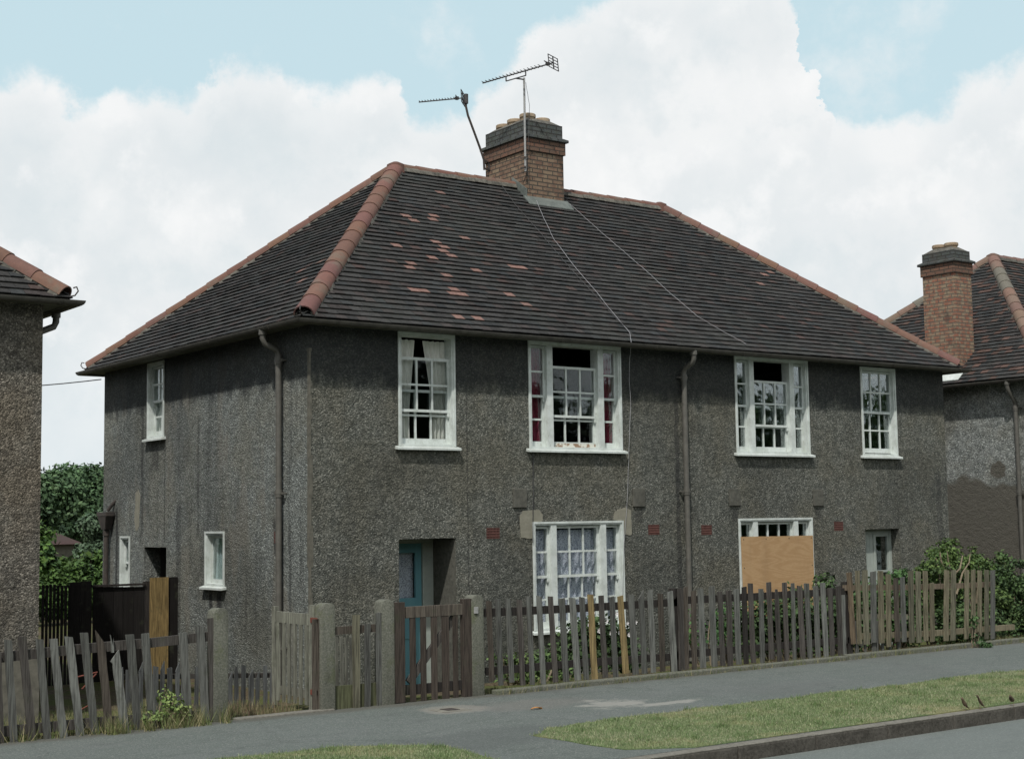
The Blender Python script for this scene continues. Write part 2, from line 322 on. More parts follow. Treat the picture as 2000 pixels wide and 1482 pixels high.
def asphalt(t, p, bs):
    n = t.noise(p, 60.0, 4, 0.8); n2 = t.noise(p, 1.1, 5, 0.6); v = vor(t, p, 110.0, 'Color'); s_ = t('SeparateColor', {0: v}).outputs[0]
    col = t.mix(t.ramp(n, 0.3, 0.7), (0.086, 0.101, 0.091), (0.148, 0.168, 0.151))
    col = t.mix(t.math('MULTIPLY', t.ramp(n2, 0.42, 0.64), 0.5), col, (0.142, 0.156, 0.146))
    col = t.mix(t.math('MULTIPLY', t.ramp(s_, 0.86, 0.98), 0.5), col, (0.33, 0.33, 0.31)); col = t.mix(t.math('MULTIPLY', t.ramp(s_, 0.16, 0.04), 0.5), col, (0.05, 0.055, 0.052))
    g1 = t.noise(t.scaled(p, (.5, 1, 1)), 5.0, 6, 0.75); col = t.mix(t.math('MULTIPLY', t.ramp(g1, .50, .70), .38), col, (0.065, 0.072, 0.068))
    cr = vor(t, t('VectorMath', {0: p, 1: t('VectorMath', {0: t.noise(p, 3.0, 4, .7, col=True), 'Scale': 0.5}, operation='SCALE').outputs[0]}, operation='ADD').outputs[0], 0.55, 'Distance', 'DISTANCE_TO_EDGE'); col = t.mix(t.math('MULTIPLY', t.ramp(cr, 0.008, 0.003), .22), col, (0.035, 0.037, 0.035))
    return col, n, 0.006
def roadm(t, p, bs):
    col, n, d = asphalt(t, p, bs); return t.mix(0.35, col, (0.19, 0.215, 0.205)), n, d
M['road'] = mat('road_asphalt', roadm, 0.9, 0.25)
def pave(t, p, bs):
    col, n, d = asphalt(t, p, bs)
    def blob(cx, cy, rx, ry, amp, fr, hardness=0.12):
        q = t('VectorMath', {0: p, 1: (cx, cy, 0.4)}, operation='SUBTRACT').outputs[0]
        q = t.scaled(q, (1/rx, 1/ry, 0.0)); l = t('VectorMath', {0: q}, operation='LENGTH').outputs['Value']
        l = t.math('ADD', l, t.math('MULTIPLY', t.math('SUBTRACT', t.noise(p, fr, 4, .7), 0.5), amp))
        return t.ramp(l, 1.0, 1.0-hardness)
    a = blob(0.42, -5.55, 0.45, 0.42, 2.6, 3.2, 0.5); b2 = blob(0.85, -5.85, 0.55, 0.12, 2.0, 4.0, 0.5)
    col = t.mix(t.math('MULTIPLY', t.math('MAXIMUM', a, b2), 0.62), col, (0.33, 0.32, 0.285))
    dk = blob(-1.9, -6.6, 1.3, 0.6, 1.2, 1.5, 0.4); col = t.mix(t.math('MULTIPLY', dk, 0.3), col, (0.07, 0.075, 0.075))
    pl = blob(-1.05, -4.8, 0.42, 0.36, 0.9, 4.0, 0.3); col = t.mix(t.math('MULTIPLY', pl, 0.45), col, (0.27, 0.25, 0.215))
    pk = blob(-0.2, -5.0, 0.9, 0.5, 1.0, 2.0, 0.6); col = t.mix(t.math('MULTIPLY', pk, 0.25), col, (0.21, 0.18, 0.16))
    sy = t('SeparateXYZ', {0: p}).outputs[1]
    e_ = t.math('ADD', sy, t.math('MULTIPLY', t.math('SUBTRACT', t.noise(p, 2.5, 4), .5), .35))
    col = t.mix(t.math('MULTIPLY', t.ramp(e_, -4.32, -4.12), 0.6), col, (0.085, 0.078, 0.062))
    col = t.mix(t.math('MULTIPLY', t.ramp(t.noise(p, 0.45, 4, .6), .5, .7), .35), col, (0.10, 0.105, 0.10))
    return col, n, d
M['pavement'] = mat('pavement_asphalt', pave, 0.9, 0.25)
def soil(t, p, bs):
    n = t.noise(p, 18.0, 5, 0.7); n2 = t.noise(p, 1.7, 4)
    col = t.mix(t.ramp(n, .3, .7), (0.045, 0.036, 0.024), (0.14, 0.115, 0.075))
    return t.mix(t.ramp(n2, .42, .6), col, t.mix(n, (0.045, 0.055, 0.02), (0.12, 0.13, 0.05))), n, 0.02
M['soil'] = mat('garden_soil', soil, 0.98, 0.05)
def turf(t, p, bs):
    n = t.noise(p, 40.0, 4, 0.7); n2 = t.noise(p, 1.6, 5, 0.6)
    col = t.mix(t.ramp(n, .3, .7), (0.085, 0.125, 0.055), (0.15, 0.195, 0.09))
    return t.mix(t.math('MULTIPLY', t.ramp(n2, .45, .65), .8), col, (0.24, 0.225, 0.115)), n, 0.015
M['turf'] = mat('verge_turf', turf, 0.98, 0.05)
M['path'] = mat('path_concrete', plain((0.13, 0.125, 0.105), (0.24, 0.23, 0.19), 12, 0.005), 0.95)
M['feather'] = mat('sparrow_feather', plain((0.045, 0.035, 0.025), (0.14, 0.105, 0.07), 60), 0.9)
M['dryleaf'] = mat('dry_leaf', plain((0.35, 0.16, 0.05), (0.5, 0.26, 0.09), 30), 0.8)
M['rust'] = mat('red_rust', plain((0.12, 0.035, 0.025), (0.20, 0.065, 0.045), 20), 0.8)
M['petal'] = mat('petal', plain((0.65, 0.62, 0.62), (0.8, 0.78, 0.76), 20), 0.7)

# ------------------------------------------------------------------ mesh helpers
COL = scene.collection
def prop(o, label=None, cat=None, group=None, kind=None):
    for k, v in (('label', label), ('category', cat), ('group', group), ('kind', kind)):
        if v: o[k] = v
    return o
def thing(name, loc, label, cat, group=None):
    o = bpy.data.objects.new(name, None); COL.objects.link(o); o.location = loc; o.empty_display_size = 0.2
    o['org'] = tuple(loc); return prop(o, label, cat, group)
def origin(o): 
    while o.parent: o = o.parent
    return np.array(o['org'], float)
Idn = lambda u, d, z: (u, d, z)
def Tside(X):                      # wall facing -x: u runs along +y, depth goes +x
    return lambda u, d, z: (X+d, u, z)
class MB:
    def __init__(s, T=Idn): s.v = []; s.f = []; s.c = []; s.T = T; s.cur = (0.1, 0.1, 0.1)
    def add(s, vs, fs, col=None):
        n = len(s.v); s.v += [tuple(s.T(*p)) for p in vs]; s.f += [tuple(i+n for i in f) for f in fs]
        s.c += [col or s.cur]*len(vs); return s
    def box(s, u0, u1, d0, d1, z0, z1, col=None):
        return s.add([(u0,d0,z0),(u1,d0,z0),(u1,d1,z0),(u0,d1,z0),(u0,d0,z1),(u1,d0,z1),(u1,d1,z1),(u0,d1,z1)],
                     [(0,3,2,1),(4,5,6,7),(0,1,5,4),(1,2,6,5),(2,3,7,6),(3,0,4,7)], col)
    def hexa(s, p, col=None):      # eight corners, bottom ring then top ring
        return s.add(p, [(0,3,2,1),(4,5,6,7),(0,1,5,4),(1,2,6,5),(2,3,7,6),(3,0,4,7)], col)
    def bar(s, a, b, wx, wy, col=None, side=(1,0,0)):   # rectangular bar from a to b
        a = Vector(a); b = Vector(b); t = (b-a).normalized(); sd_ = Vector(side); sd_ = (sd_ - t*sd_.dot(t)).normalized(); n = t.cross(sd_)
        r = []
        for c in (a, b):
            for i, j in ((-1,-1),(1,-1),(1,1),(-1,1)): r.append(tuple(c + sd_*(i*wx/2) + n*(j*wy/2)))
        return s.hexa(r, col)
    def tube(s, pts, r, seg=10, col=None, caps=True):
        pts = [Vector(p) for p in pts]; rs = r if isinstance(r, (list, tuple)) else [r]*len(pts)
        vs = []; fs = []; prev = None
        for i, p in enumerate(pts):
            t = (pts[min(i+1, len(pts)-1)] - pts[max(i-1, 0)]).normalized()
            if prev is None: x = t.orthogonal().normalized()
            else: x = (prev - t*prev.dot(t)).normalized()
            prev = x; y = t.cross(x)
            for k in range(seg):
                a = 2*math.pi*k/seg; vs.append(tuple(p + x*math.cos(a)*rs[i] + y*math.sin(a)*rs[i]))
        for i in range(len(pts)-1):
            for k in range(seg):
                k2 = (k+1) % seg; fs.append((i*seg+k, i*seg+k2, (i+1)*seg+k2, (i+1)*seg+k))
        if caps: fs += [tuple(range(seg))[::-1], tuple((len(pts)-1)*seg+k for k in range(seg))]
        return s.add(vs, fs, col)
    def build(s, name, m, parent=None, smooth=False, bevel=0.0, fix=True, label=None):
        o0 = origin(parent) if parent is not None else np.zeros(3)
        me = bpy.data.meshes.new(name); V = np.array(s.v, float) - o0
        me.from_pydata([tuple(x) for x in V], [], s.f)
        a = me.color_attributes.new('tint', 'FLOAT_COLOR', 'POINT')
        C = np.ones((len(s.v), 4), np.float32); C[:, :3] = np.array(s.c, np.float32); a.data.foreach_set('color', C.ravel())
        if isinstance(m, (list, tuple)):
            for x in m: me.materials.append(x)
        else: me.materials.append(m)
        if fix or bevel:
            import bmesh
            b = bmesh.new(); b.from_mesh(me)
            if fix: bmesh.ops.recalc_face_normals(b, faces=b.faces)
            if bevel: bmesh.ops.bevel(b, geom=[e for e in b.edges if e.is_manifold and e.calc_face_angle(0) > 0.6], offset=bevel, segments=2, affect='EDGES', profile=0.6)
            b.to_mesh(me); b.free()
        if smooth:
            me.polygons.foreach_set('use_smooth', [True]*len(me.polygons))
            try: me.set_sharp_from_angle(angle=R(40))
            except Exception: pass
        ob = bpy.data.objects.new(name, me); COL.objects.link(ob)
        if parent is not None: ob.parent = parent
        else: ob['org'] = (0.0, 0.0, 0.0)
        if label: ob['label'] = label
        return ob

def wall_grid(mb, u0, u1, z0, z1, th, holes):
    us = sorted({u0, u1} | {h[0] for h in holes} | {h[1] for h in holes}); zs = sorted({z0, z1} | {h[2] for h in holes} | {h[3] for h in holes})
    for a, b in zip(us, us[1:]):
        for c, d in zip(zs, zs[1:]):
            um, zm = (a+b)/2, (c+d)/2
            if any(h[0] < um < h[1] and h[2] < zm < h[3] for h in holes): continue
            mb.add([(a,0,c),(b,0,c),(b,0,d),(a,0,d)], [(0,1,2,3)]); mb.add([(a,th,c),(b,th,c),(b,th,d),(a,th,d)], [(0,3,2,1)])
    for (a, b, c, d) in holes:
        mb.add([(a,0,c),(b,0,c),(b,th,c),(a,th,c)], [(0,1,2,3)]); mb.add([(a,0,d),(b,0,d),(b,th,d),(a,th,d)], [(0,3,2,1)])
        mb.add([(a,0,c),(a,0,d),(a,th,d),(a,th,c)], [(0,3,2,1)]); mb.add([(b,0,c),(b,0,d),(b,th,d),(b,th,c)], [(0,1,2,3)])

# ------------------------------------------------------------------ windows
def sash(T, parent, u0, u1, z0, z1, d, cols, rows, bottom=0.06, top=0.038, st=0.031, th=0.034):
    m = MB(T); m.box(u0, u0+st, d, d+th, z0, z1); m.box(u1-st, u1, d, d+th, z0, z1)
    m.box(u0+st, u1-st, d, d+th, z0, z0+bottom); m.box(u0+st, u1-st, d, d+th, z1-top, z1)
    iu0, iu1, iz0, iz1 = u0+st, u1-st, z0+bottom, z1-top
    for k in range(1, cols):
        x = iu0 + (iu1-iu0)*k/cols; m.box(x-.0135, x+.0135, d+.004, d+th-.004, iz0, iz1)
    for k in range(1, rows):
        z = iz0 + (iz1-iz0)*k/rows
        for c in range(cols):
            xa = iu0+(iu1-iu0)*c/cols+(.0135 if c else 0); xb = iu0+(iu1-iu0)*(c+1)/cols-(.0135 if c < cols-1 else 0)
            m.box(xa, xb, d+.004, d+th-.004, z-.0135, z+.0135)
    for (z_, e) in ((z0, -1),):                # little horns below the upper sash are added by the caller
        pass
    so_ = m.build('sash', M['white'], parent)
    g = MB(T); g.box(iu0-.005, iu1+.005, d+th/2-.002, d+th/2+.002, iz0-.005, iz1+.005); g.build('pane', M['glass'], parent, fix=True)
    return so_
def horn(T, parent, u, z, d):
    m = MB(T); m.box(u-.016, u+.016, d, d+.034, z-.05, z); m.box(u-.010, u+.010, d+.004, d+.030, z-.065, z-.05); m.build('horn', M['white'], parent)
def win_frame(T, house, u0, u1, z0, z1, bars, label, sill=True, over=0.06, fw=0.046, depth=0.16, front=-0.012, mat_='white'):
    m = MB(T); f = front
    m.box(u0, u0+fw, f, depth, z0, z1); m.box(u1-fw, u1, f, depth, z0, z1)
    m.box(u0+fw, u1-fw, f, depth, z1-fw*.9, z1); m.box(u0+fw, u1-fw, f, depth, z0, z0+.03)
    for (a, b) in bars: m.box(a, b, f, depth, z0+.03, z1-fw*.9)
    # thin raised architrave on the face of the frame
    m.box(u0-.012, u0+.018, f-.014, f+.004, z0, z1+.012); m.box(u1-.018, u1+.012, f-.014, f+.004, z0, z1+.012); m.box(u0+.018, u1-.018, f-.014, f+.004, z1-.018, z1+.012)
    w_ = m.build('window', M[mat_], house, label=label)
    if sill:
        s = MB(T); s.hexa([(u0-over, -.085, z0-.055), (u1+over, -.085, z0-.055), (u1+over, .0, z0-.045), (u0-over, .0, z0-.045),
                           (u0-over, -.085, z0-.022), (u1+over, -.085, z0-.022), (u1+over, .0, z0), (u0-over, .0, z0)]); s.build('sill', M['white'], w_, bevel=.004)
    return w_
def triple(T, house, u0, u1, z0, z1, label, drop=0.0, sill=True):
    W = u1-u0; fw = .045; lw = .165*W; mw = .062*W; a = u0+.045*W
    L1 = (u0+fw, u0+fw+lw); M1 = (L1[1], L1[1]+mw); Mr = (u1-fw-lw-mw, u1-fw-lw); L2 = (Mr[1], u1-fw); C1 = (M1[1], Mr[0])
    w_ = win_frame(T, house, u0, u1, z0, z1, [M1, Mr], label, sill)
    zb, zt = z0+.03, z1-.05; mid = (zb+zt)/2
    for (a, b) in (L1, L2):
        sash(T, w_, a, b, mid-.02, zt, .045, 1, 2, bottom=.036); sash(T, w_, a, b, zb, mid+.02, .085, 1, 2, bottom=.08)
        horn(T, w_, b-.02, mid-.02, .047)
    a, b = C1
    sash(T, w_, a, b, mid-.02-drop, zt-drop, .045, 3, 2, bottom=.036); sash(T, w_, a, b, zb, mid+.02, .085, 3, 2, bottom=.08)
    horn(T, w_, b-.02, mid-.02-drop, .047)
    return w_
def single(T, house, u0, u1, z0, z1, label, cols=3, rows=2, drop=0.0, sill=True, raise_=0.0):
    w_ = win_frame(T, house, u0, u1, z0, z1, [], label, sill)
    zb, zt = z0+.03, z1-.05; mid = (zb+zt)/2; a, b = u0+.046, u1-.046
    sash(T, w_, a, b, mid-.02-drop, zt-drop, .045, cols, rows, bottom=.036); sash(T, w_, a, b, zb+raise_, mid+.02+raise_, .085, cols, rows, bottom=.08)
    horn(T, w_, b-.02, mid-.02-drop, .047)
    return w_
def curtain(T, u0, u1, z0, z1, d, m, label, cat='curtain', group=None, folds=6, tie=0.0, side=0, name='curtain'):
    nu = max(12, int(folds*8)); nz = 10; vs = []; fs = []
    for k in (0, 1):
        for j in range(nz+1):
            z = z1+(z0-z1)*j/nz; sq = 1-tie*math.sin(min(1, j/nz*1.15)*math.pi/1.6)
            for i in range(nu+1):
                s = i/nu; uu = (u0+(u1-u0)*s*sq) if side == 0 else (u1-(u1-u0)*(1-s)*sq)
                dd = d + .028*math.sin(s*folds*2*math.pi+1.3*math.sin(j*.5+u0*7))*(0.6+.4*j/nz) + k*.005
                vs.append((uu, dd, z + .004*math.sin(i)))
    n1 = (nz+1)*(nu+1)
    for j in range(nz):
        for i in range(nu):
            a = j*(nu+1)+i; fs.append((a, a+1, a+nu+2, a+nu+1)); fs.append((a+n1, a+n1+nu+1, a+n1+nu+2, a+n1+1))
    for i in range(nu):
        fs.append((i, i+n1, i+1+n1, i+1)); b = nz*(nu+1)+i; fs.append((b, b+1, b+1+n1, b+n1))
    mb = MB(T); mb.add(vs, fs); o = mb.build(name, m, None, smooth=True, fix=False); return prop(o, label, cat, group)

# ------------------------------------------------------------------ roofs
EZ, OH, RISE, HALF = 4.87, 0.24, 3.20, 3.574+0.24        # eaves height, overhang, ridge rise, plan half depth
ORANGE_F = [(1185,300),(955,485),(1010,518),(1140,463),(1185,520),(1415,648),(865,690),(1215,692),(1215,718),(1255,748),(1255,775),(1145,805),(1015,842),
  (990,890),(1230,918),(1500,905),(1475,893),(1770,858),(1830,862),(955,1022),(1325,1035),(1120,1065),(1290,1080),(1375,1090),(1720,1075),(1360,1230),(1520,1270),(1860,1150)]
ORANGE_F = [(550+a/3.9, 300+b/3.9) for a, b in ORANGE_F] + [(1486,533),(1505,534),(1488,556)]
ORANGE_S = [(550+a/3.9, 300+b/3.9) for a, b in ((265,850),(130,912),(175,960))] + [(520,655)]
def hip_roof(house, x0, x1, y0, y1, seed, orange=None, hipred=(0.175, 0.090, 0.068), faces='flrb', skip=None, ez=EZ, stain=None):
    rg = random.Random(seed)
    X0, X1, Y0, Y1 = x0-OH, x1+OH, y0-OH, y1+OH; half = (Y1-Y0)/2; rise = RISE; th = math.atan2(rise, half); ct, st = math.cos(th), math.sin(th)
    nrow = 39; ex = (half/ct)/nrow; tw = .166
    P = lambda x, y, z: Vector((x, y, z))
    sides = {'f': (P(X0, Y0, ez), Vector((1,0,0)), Vector((0,1,0)), X1-X0), 'b': (P(X1, Y1, ez), Vector((-1,0,0)), Vector((0,-1,0)), X1-X0),
             'l': (P(X0, Y1, ez), Vector((0,-1,0)), Vector((1,0,0)), Y1-Y0), 'r': (P(X1, Y0, ez), Vector((0,1,0)), Vector((-1,0,0)), Y1-Y0)}
    mb = MB(); deck = MB()
    for k in faces:
        o, eu, ein, L = sides[k]; up = (ein*ct + Vector((0,0,1))*st); nrm = (Vector((0,0,1))*ct - ein*st)
        hits = []
        if orange and k in orange:
            for (px, py) in orange[k]:
                d = Vector(ray(px, py)); c = Vector(CAM); t_ = (o-c).dot(nrm)/d.dot(nrm); q = c+d*t_-o; hits.append((q.dot(eu), q.dot(up)))
        topu = half
        deck.add([tuple(o), tuple(o+eu*L), tuple(o+eu*(L-half)+up*(half/ct)), tuple(o+eu*half+up*(half/ct))], [(0,1,2,3)], (0.03,.03,.03))
        for r_ in range(nrow):
            s0 = r_*ex-0.02; p0 = max(0, s0*ct); p1 = (s0+ex)*ct
            ua, ub = p0*1.0, L-p0
            off = (r_ % 2)*tw/2; i = int((ua-off)/tw)-1; wav = .006*math.sin(r_*.9+seed)
            while True:
                a = off+i*tw; b = a+tw-.004; i += 1
                if a > ub: break
                if b < ua: continue
                a_ = max(a, ua); b_ = min(b, ub)
                if b_-a_ < .012: continue
                cx_ = (a+b)/2
                rr = rg.random(); g = rg.uniform(.8, 1.3)
                low_ = 1-r_/nrow
                col = (.053*g, .052*g, .050*g)
                if rr < .16: col = (.062*g, .054*g, .051*g)
                elif rr < .34: col = (.046*g, .049*g, .049*g)
                elif rr < .37: col = (.080*g, .058*g, .052*g)
                if hipred[2] > .075 and rg.random() < .22: col = (.115*g, .075*g, .062*g)
                for (hu, hs) in hits:
                    if abs(hu-cx_) <= tw*.5 and s0 <= hs < s0+ex: col = (.27*g**.4, .165*g**.4, .138*g**.4)
                hi = .029 + rg.uniform(-.003, .004); jj = rg.uniform(-.004, .004) + wav + .010*math.sin(cx_*1.1+r_*.12+seed)*.6
                tl = rg.uniform(-.0025, .0025)
                def q(u, s, n): return tuple(o+eu*u+up*s+nrm*n)
                sl_ = s0+jj; su = s0+ex+.01
                vs = [q(a_, sl_, hi-.013), q(b_, sl_, hi-.013+tl), q(b_, su, -.002), q(a_, su, -.002), q(a_, sl_, hi), q(b_, sl_, hi+tl), q(b_, su, .004), q(a_, su, .004)]
                mb.add(vs, [(0,1,5,4),(4,5,6,7),(1,2,6,5),(3,0,4,7),(0,3,2,1)], col)
    rf = mb.build('roof', M['tile'], house, fix=False)
    deck.build('roof_deck', M['black'], rf, fix=False)
    # ridge and hips
    A = {'fl': P(X0, Y0, ez), 'fr': P(X1, Y0, ez), 'bl': P(X0, Y1, ez), 'br': P(X1, Y1, ez)}
    RL = P(X0+half, (Y0+Y1)/2, ez+rise); RR = P(X1-half, (Y0+Y1)/2, ez+rise)
    def run(a, b, name, gaps=()):
        t = (b-a); L = t.length; t.normalize(); side = t.cross(Vector((0,0,1))).normalized(); up = side.cross(t).normalized()
        n = max(1, round(L/.40)); step = L/n; mb = MB(); mo = MB(); sg = 9
        for i in range(n):
            s0, s1 = i*step-.015, (i+1)*step+.03
            if any(g0 < (i+.5)*step < g1 for g0, g1 in gaps): continue
            (ra, rb) = (.140, .131) if name == 'hip_tiles' else (.112, .106); up0, up1 = .027, .020; g = rg.uniform(.88, 1.10); h = hipred
            c = (h[0]*g, h[1]*g*rg.uniform(.95, 1.12), h[2]*g*rg.uniform(.95, 1.12))
            if stain and stain(name, i): c = (.16, .15, .12)
            vs = []
            for (s, r_, uo) in ((s0, ra, up0), (s1, rb, up1)):
                for rr in (r_, r_-.018):
                    for k in range(sg+1):
                        an_ = math.pi*(k/sg*1.06-.03); vs.append(tuple(a+t*s+side*math.cos(an_)*rr+up*(math.sin(an_)*rr*.86+uo-.035)))
            m_ = sg+1; fs = []
            for k in range(sg):
                fs += [(k, k+1, 2*m_+k+1, 2*m_+k), (m_+k, 3*m_+k, 3*m_+k+1, m_+k+1), (k, m_+k, m_+k+1, k+1), (2*m_+k, 2*m_+k+1, 3*m_+k+1, 3*m_+k)]
            fs += [(0, 2*m_, 3*m_, m_), (sg, m_+sg, 3*m_+sg, 2*m_+sg)]
            mb.add(vs, fs, c)
        ob = mb.build(name, M['ridge'], rf, smooth=True, fix=False)
        e0, e1 = -.0, L
        for sgn in (-1, 1):
            mo = MB(); N = int(L/.12)
            for i in range(N):
                s0_, s1_ = L*i/N, L*(i+1)/N; wj = .142+rg.uniform(-.012, .014)
                if any(g0 < s0_ < g1 for g0, g1 in gaps): continue
                p = [a+t*s0_+side*sgn*.09-up*.045, a+t*s1_+side*sgn*.09-up*.045, a+t*s1_+side*sgn*wj-up*.07, a+t*s0_+side*sgn*wj-up*.07]
                q_ = [a+t*s0_+side*sgn*.09+up*.02, a+t*s1_+side*sgn*.09+up*.02, a+t*s1_+side*sgn*(wj-.02)-up*.015, a+t*s0_+side*sgn*(wj-.02)-up*.015]
                mo.hexa([tuple(x) for x in p+q_])
            mo.build('mortar_bedding', M['mortar'], rf)
        return ob
    gaps = [(skip[0]-RL.x, skip[1]-RL.x)] if skip else []
    if gaps:
        dr = (RR-RL).normalized(); run(RL, RL+dr*gaps[0][0], 'ridge_tiles'); run(RL+dr*gaps[0][1], RR, 'ridge_tiles')
    else: run(RL, RR, 'ridge_tiles')
    for k, tgt in (('fl', RL), ('fr', RR), ('bl', RL), ('br', RR)):
        a = A[k]; d_ = (tgt-a).normalized(); run(a+d_*.10, tgt, 'hip_tiles')
    mk = MB(); mk.cur = tuple(x*.8 for x in hipred)    # mortared junction where hips meet the ridge
    for c in (RL, RR):
        mk = MB(); mk.cur = tuple(x*.8 for x in hipred); mk.tube([c+Vector((0,0,-.1)), c+Vector((0,0,.055)), c+Vector((0,0,.10))], [.17, .145, .05], 10)
        mk.build('ridge_junction', M['ridge'], rf, smooth=True)
    # hip irons
    for k in A:
        a = A[k]; dx = -1 if 'l' in k else 1; dy = -1 if 'f' in k else 1; o_ = Vector((dx, dy, 0)).normalized()
        m_ = MB(); base = a+Vector((0,0,.02))
        m_.tube([base-o_*.25+Vector((0,0,.10)), base-o_*.02, base+o_*.05+Vector((0,0,.01)), base+o_*.09+Vector((0,0,.06)), base+o_*.07+Vector((0,0,.11)), base+o_*.03+Vector((0,0,.10))], .009, 6)
        m_.build('hip_iron', M['iron'], rf, smooth=True)
    return rf
def eaves(house, x0, x1, y0, y1, wx0, wx1, ez=EZ):
    """soffit, fascia and half-round gutter all round"""
    ya, yb, xa, xb = y0-.225, y1+.225, x0-.225, x1+.225
    s = MB(); zt = ez-.045
    s.box(xa, xb, ya, y0-.003, zt-.018, zt); s.box(xa, xb, y1+.003, yb, zt-.018, zt); s.box(xa, x0-.003, y0-.003, y1+.003, zt-.018, zt); s.box(x1+.003, xb, y0-.003, y1+.003, zt-.018, zt)
    f = zt; t = ez-.004
    s.box(xa-.02, xb+.02, ya-.02, ya, zt-.03, t-.015); s.box(xa-.02, xb+.02, yb, yb+.02, zt-.03, t-.015)
    s.box(xa-.02, xa, ya, yb, zt-.03, t-.015); s.box(xb, xb+.02, ya, yb, zt-.03, t-.015)
    s.build('soffit', M['soffit'], house)
    g = MB(); r_ = .062; off = .022+r_+.002
    path = [(xa-off, ya-off), (xb+off, ya-off), (xb+off, yb+off), (xa-off, yb+off)]; zc = ez-.035; sg = 8
    prof = [(math.cos(math.pi+math.pi*k/sg)*r_, math.sin(math.pi+math.pi*k/sg)*r_) for k in range(sg+1)]
    prof += [(math.cos(-math.pi*k/sg)*(r_-.005), math.sin(-math.pi*k/sg)*(r_-.005)+.001) for k in range(sg+1)]
    vs = []; fs = []; n = len(prof)
    for (cx, cy), (sx_, sy_) in zip(path, ((-1,-1),(1,-1),(1,1),(-1,1))):
        for (p, z) in prof: vs.append((cx+sx_*(p), cy+sy_*(p), zc+z))
    for i in range(4):
        j = (i+1) % 4
        for k in range(n):
            k2 = (k+1) % n; fs.append((i*n+k, j*n+k, j*n+k2, i*n+k2))
    g.add(vs, fs)
    gut = g.build('gutter', M['gutter'], house, smooth=True)
    x = xa+.5
    def collar(cx, cy, along):
        a = (.02, 0, 0) if along == 'x' else (0, .02, 0); c0 = Vector((cx, cy, zc)); A_ = Vector(a); sd_ = Vector((0, 1, 0)) if along == 'x' else Vector((1, 0, 0))
        vs = []; 
        for e in (-1, 1):
            for rr in (r_+.007, r_-.002):
                for k in range(sg+1):
                    an_ = math.pi+math.pi*k/sg; vs.append(tuple(c0+A_*e+sd_*math.cos(an_)*rr+Vector((0,0,math.sin(an_)*rr))))
        m_ = sg+1; fs = []
        for k in range(sg): fs += [(k, k+1, 2*m_+k+1, 2*m_+k), (m_+k, 3*m_+k, 3*m_+k+1, m_+k+1), (k, m_+k, m_+k+1, k+1), (2*m_+k, 2*m_+k+1, 3*m_+k+1, 3*m_+k)]
        b = MB(); b.add(vs, fs); b.build('gutter_joint', M['gutter'], gut, smooth=True)
    while x < xb: collar(x, ya-off, 'x'); x += 1.83
    y = ya+.7
    while y < yb: collar(xa-off, y, 'y'); y += 1.83
    return gut
def chimney(house, x0, x1, y0, y1, zb, z1, z2, pots, mb_, mband, name='chimney', capw=.03):
    c = MB(); zbd = z1-.225
    c.box(x0, x1, y0, y1, zb, zbd); ch = c.build(name, M[mb_], house)
    b = MB(); b.box(x0-capw, x1+capw, y0-capw, y1+capw, zbd, z1); b.build('brick_band', M[mband], ch)
    k = MB(); e = capw+.045
    k.box(x0-e, x1+e, y0-e, y1+e, z1, z1+.045)
    k.hexa([(x0-e, y0-e, z1+.045), (x1+e, y0-e, z1+.045), (x1+e, y1+e, z1+.045), (x0-e, y1+e, z1+.045), (x0+.01, y0+.01, z1+.09), (x1-.01, y0+.01, z1+.09), (x1-.01, y1-.01, z1+.09), (x0+.01, y1-.01, z1+.09)])
    k.build('oversailing_course', M['brick_blue'], ch, bevel=.004)
    p = MB(); p.box(x0+.005, x1-.005, y0+.005, y1-.005, z1+.085, z2); p.build('cap_course', M['brick_blue'], ch)
    f = MB(); f.hexa([(x0+.02, y0+.02, z2), (x1-.02, y0+.02, z2), (x1-.02, y1-.02, z2), (x0+.02, y1-.02, z2), (x0+.16, y0+.16, z2+.10), (x1-.16, y0+.16, z2+.10), (x1-.16, y1-.16, z2+.10), (x0+.16, y1-.16, z2+.10)])
    f.build('mortar_flaunching', M['mortar'], ch)
    for (px_, py_, h) in pots:
        m = MB(); prof = [(.125, 0), (.125, h-.07), (.145, h-.06), (.145, h-.01), (.135, h), (.105, h), (.100, h-.3)]
        pz = z2+.02; seg = 20; vs = []; fs = []
        for (r_, z) in prof:
            for q in range(seg): vs.append((px_+math.cos(2*math.pi*q/seg)*r_, py_+math.sin(2*math.pi*q/seg)*r_, pz+z))
        for i in range(len(prof)-1):
            for q in range(seg): q2 = (q+1) % seg; fs.append((i*seg+q, i*seg+q2, (i+1)*seg+q2, (i+1)*seg+q))
        fs.append(tuple((len(prof)-1)*seg+q for q in range(seg)))
        m.add(vs, fs); m.build('chimney_pot', M['pot'], ch, smooth=True)
    return ch
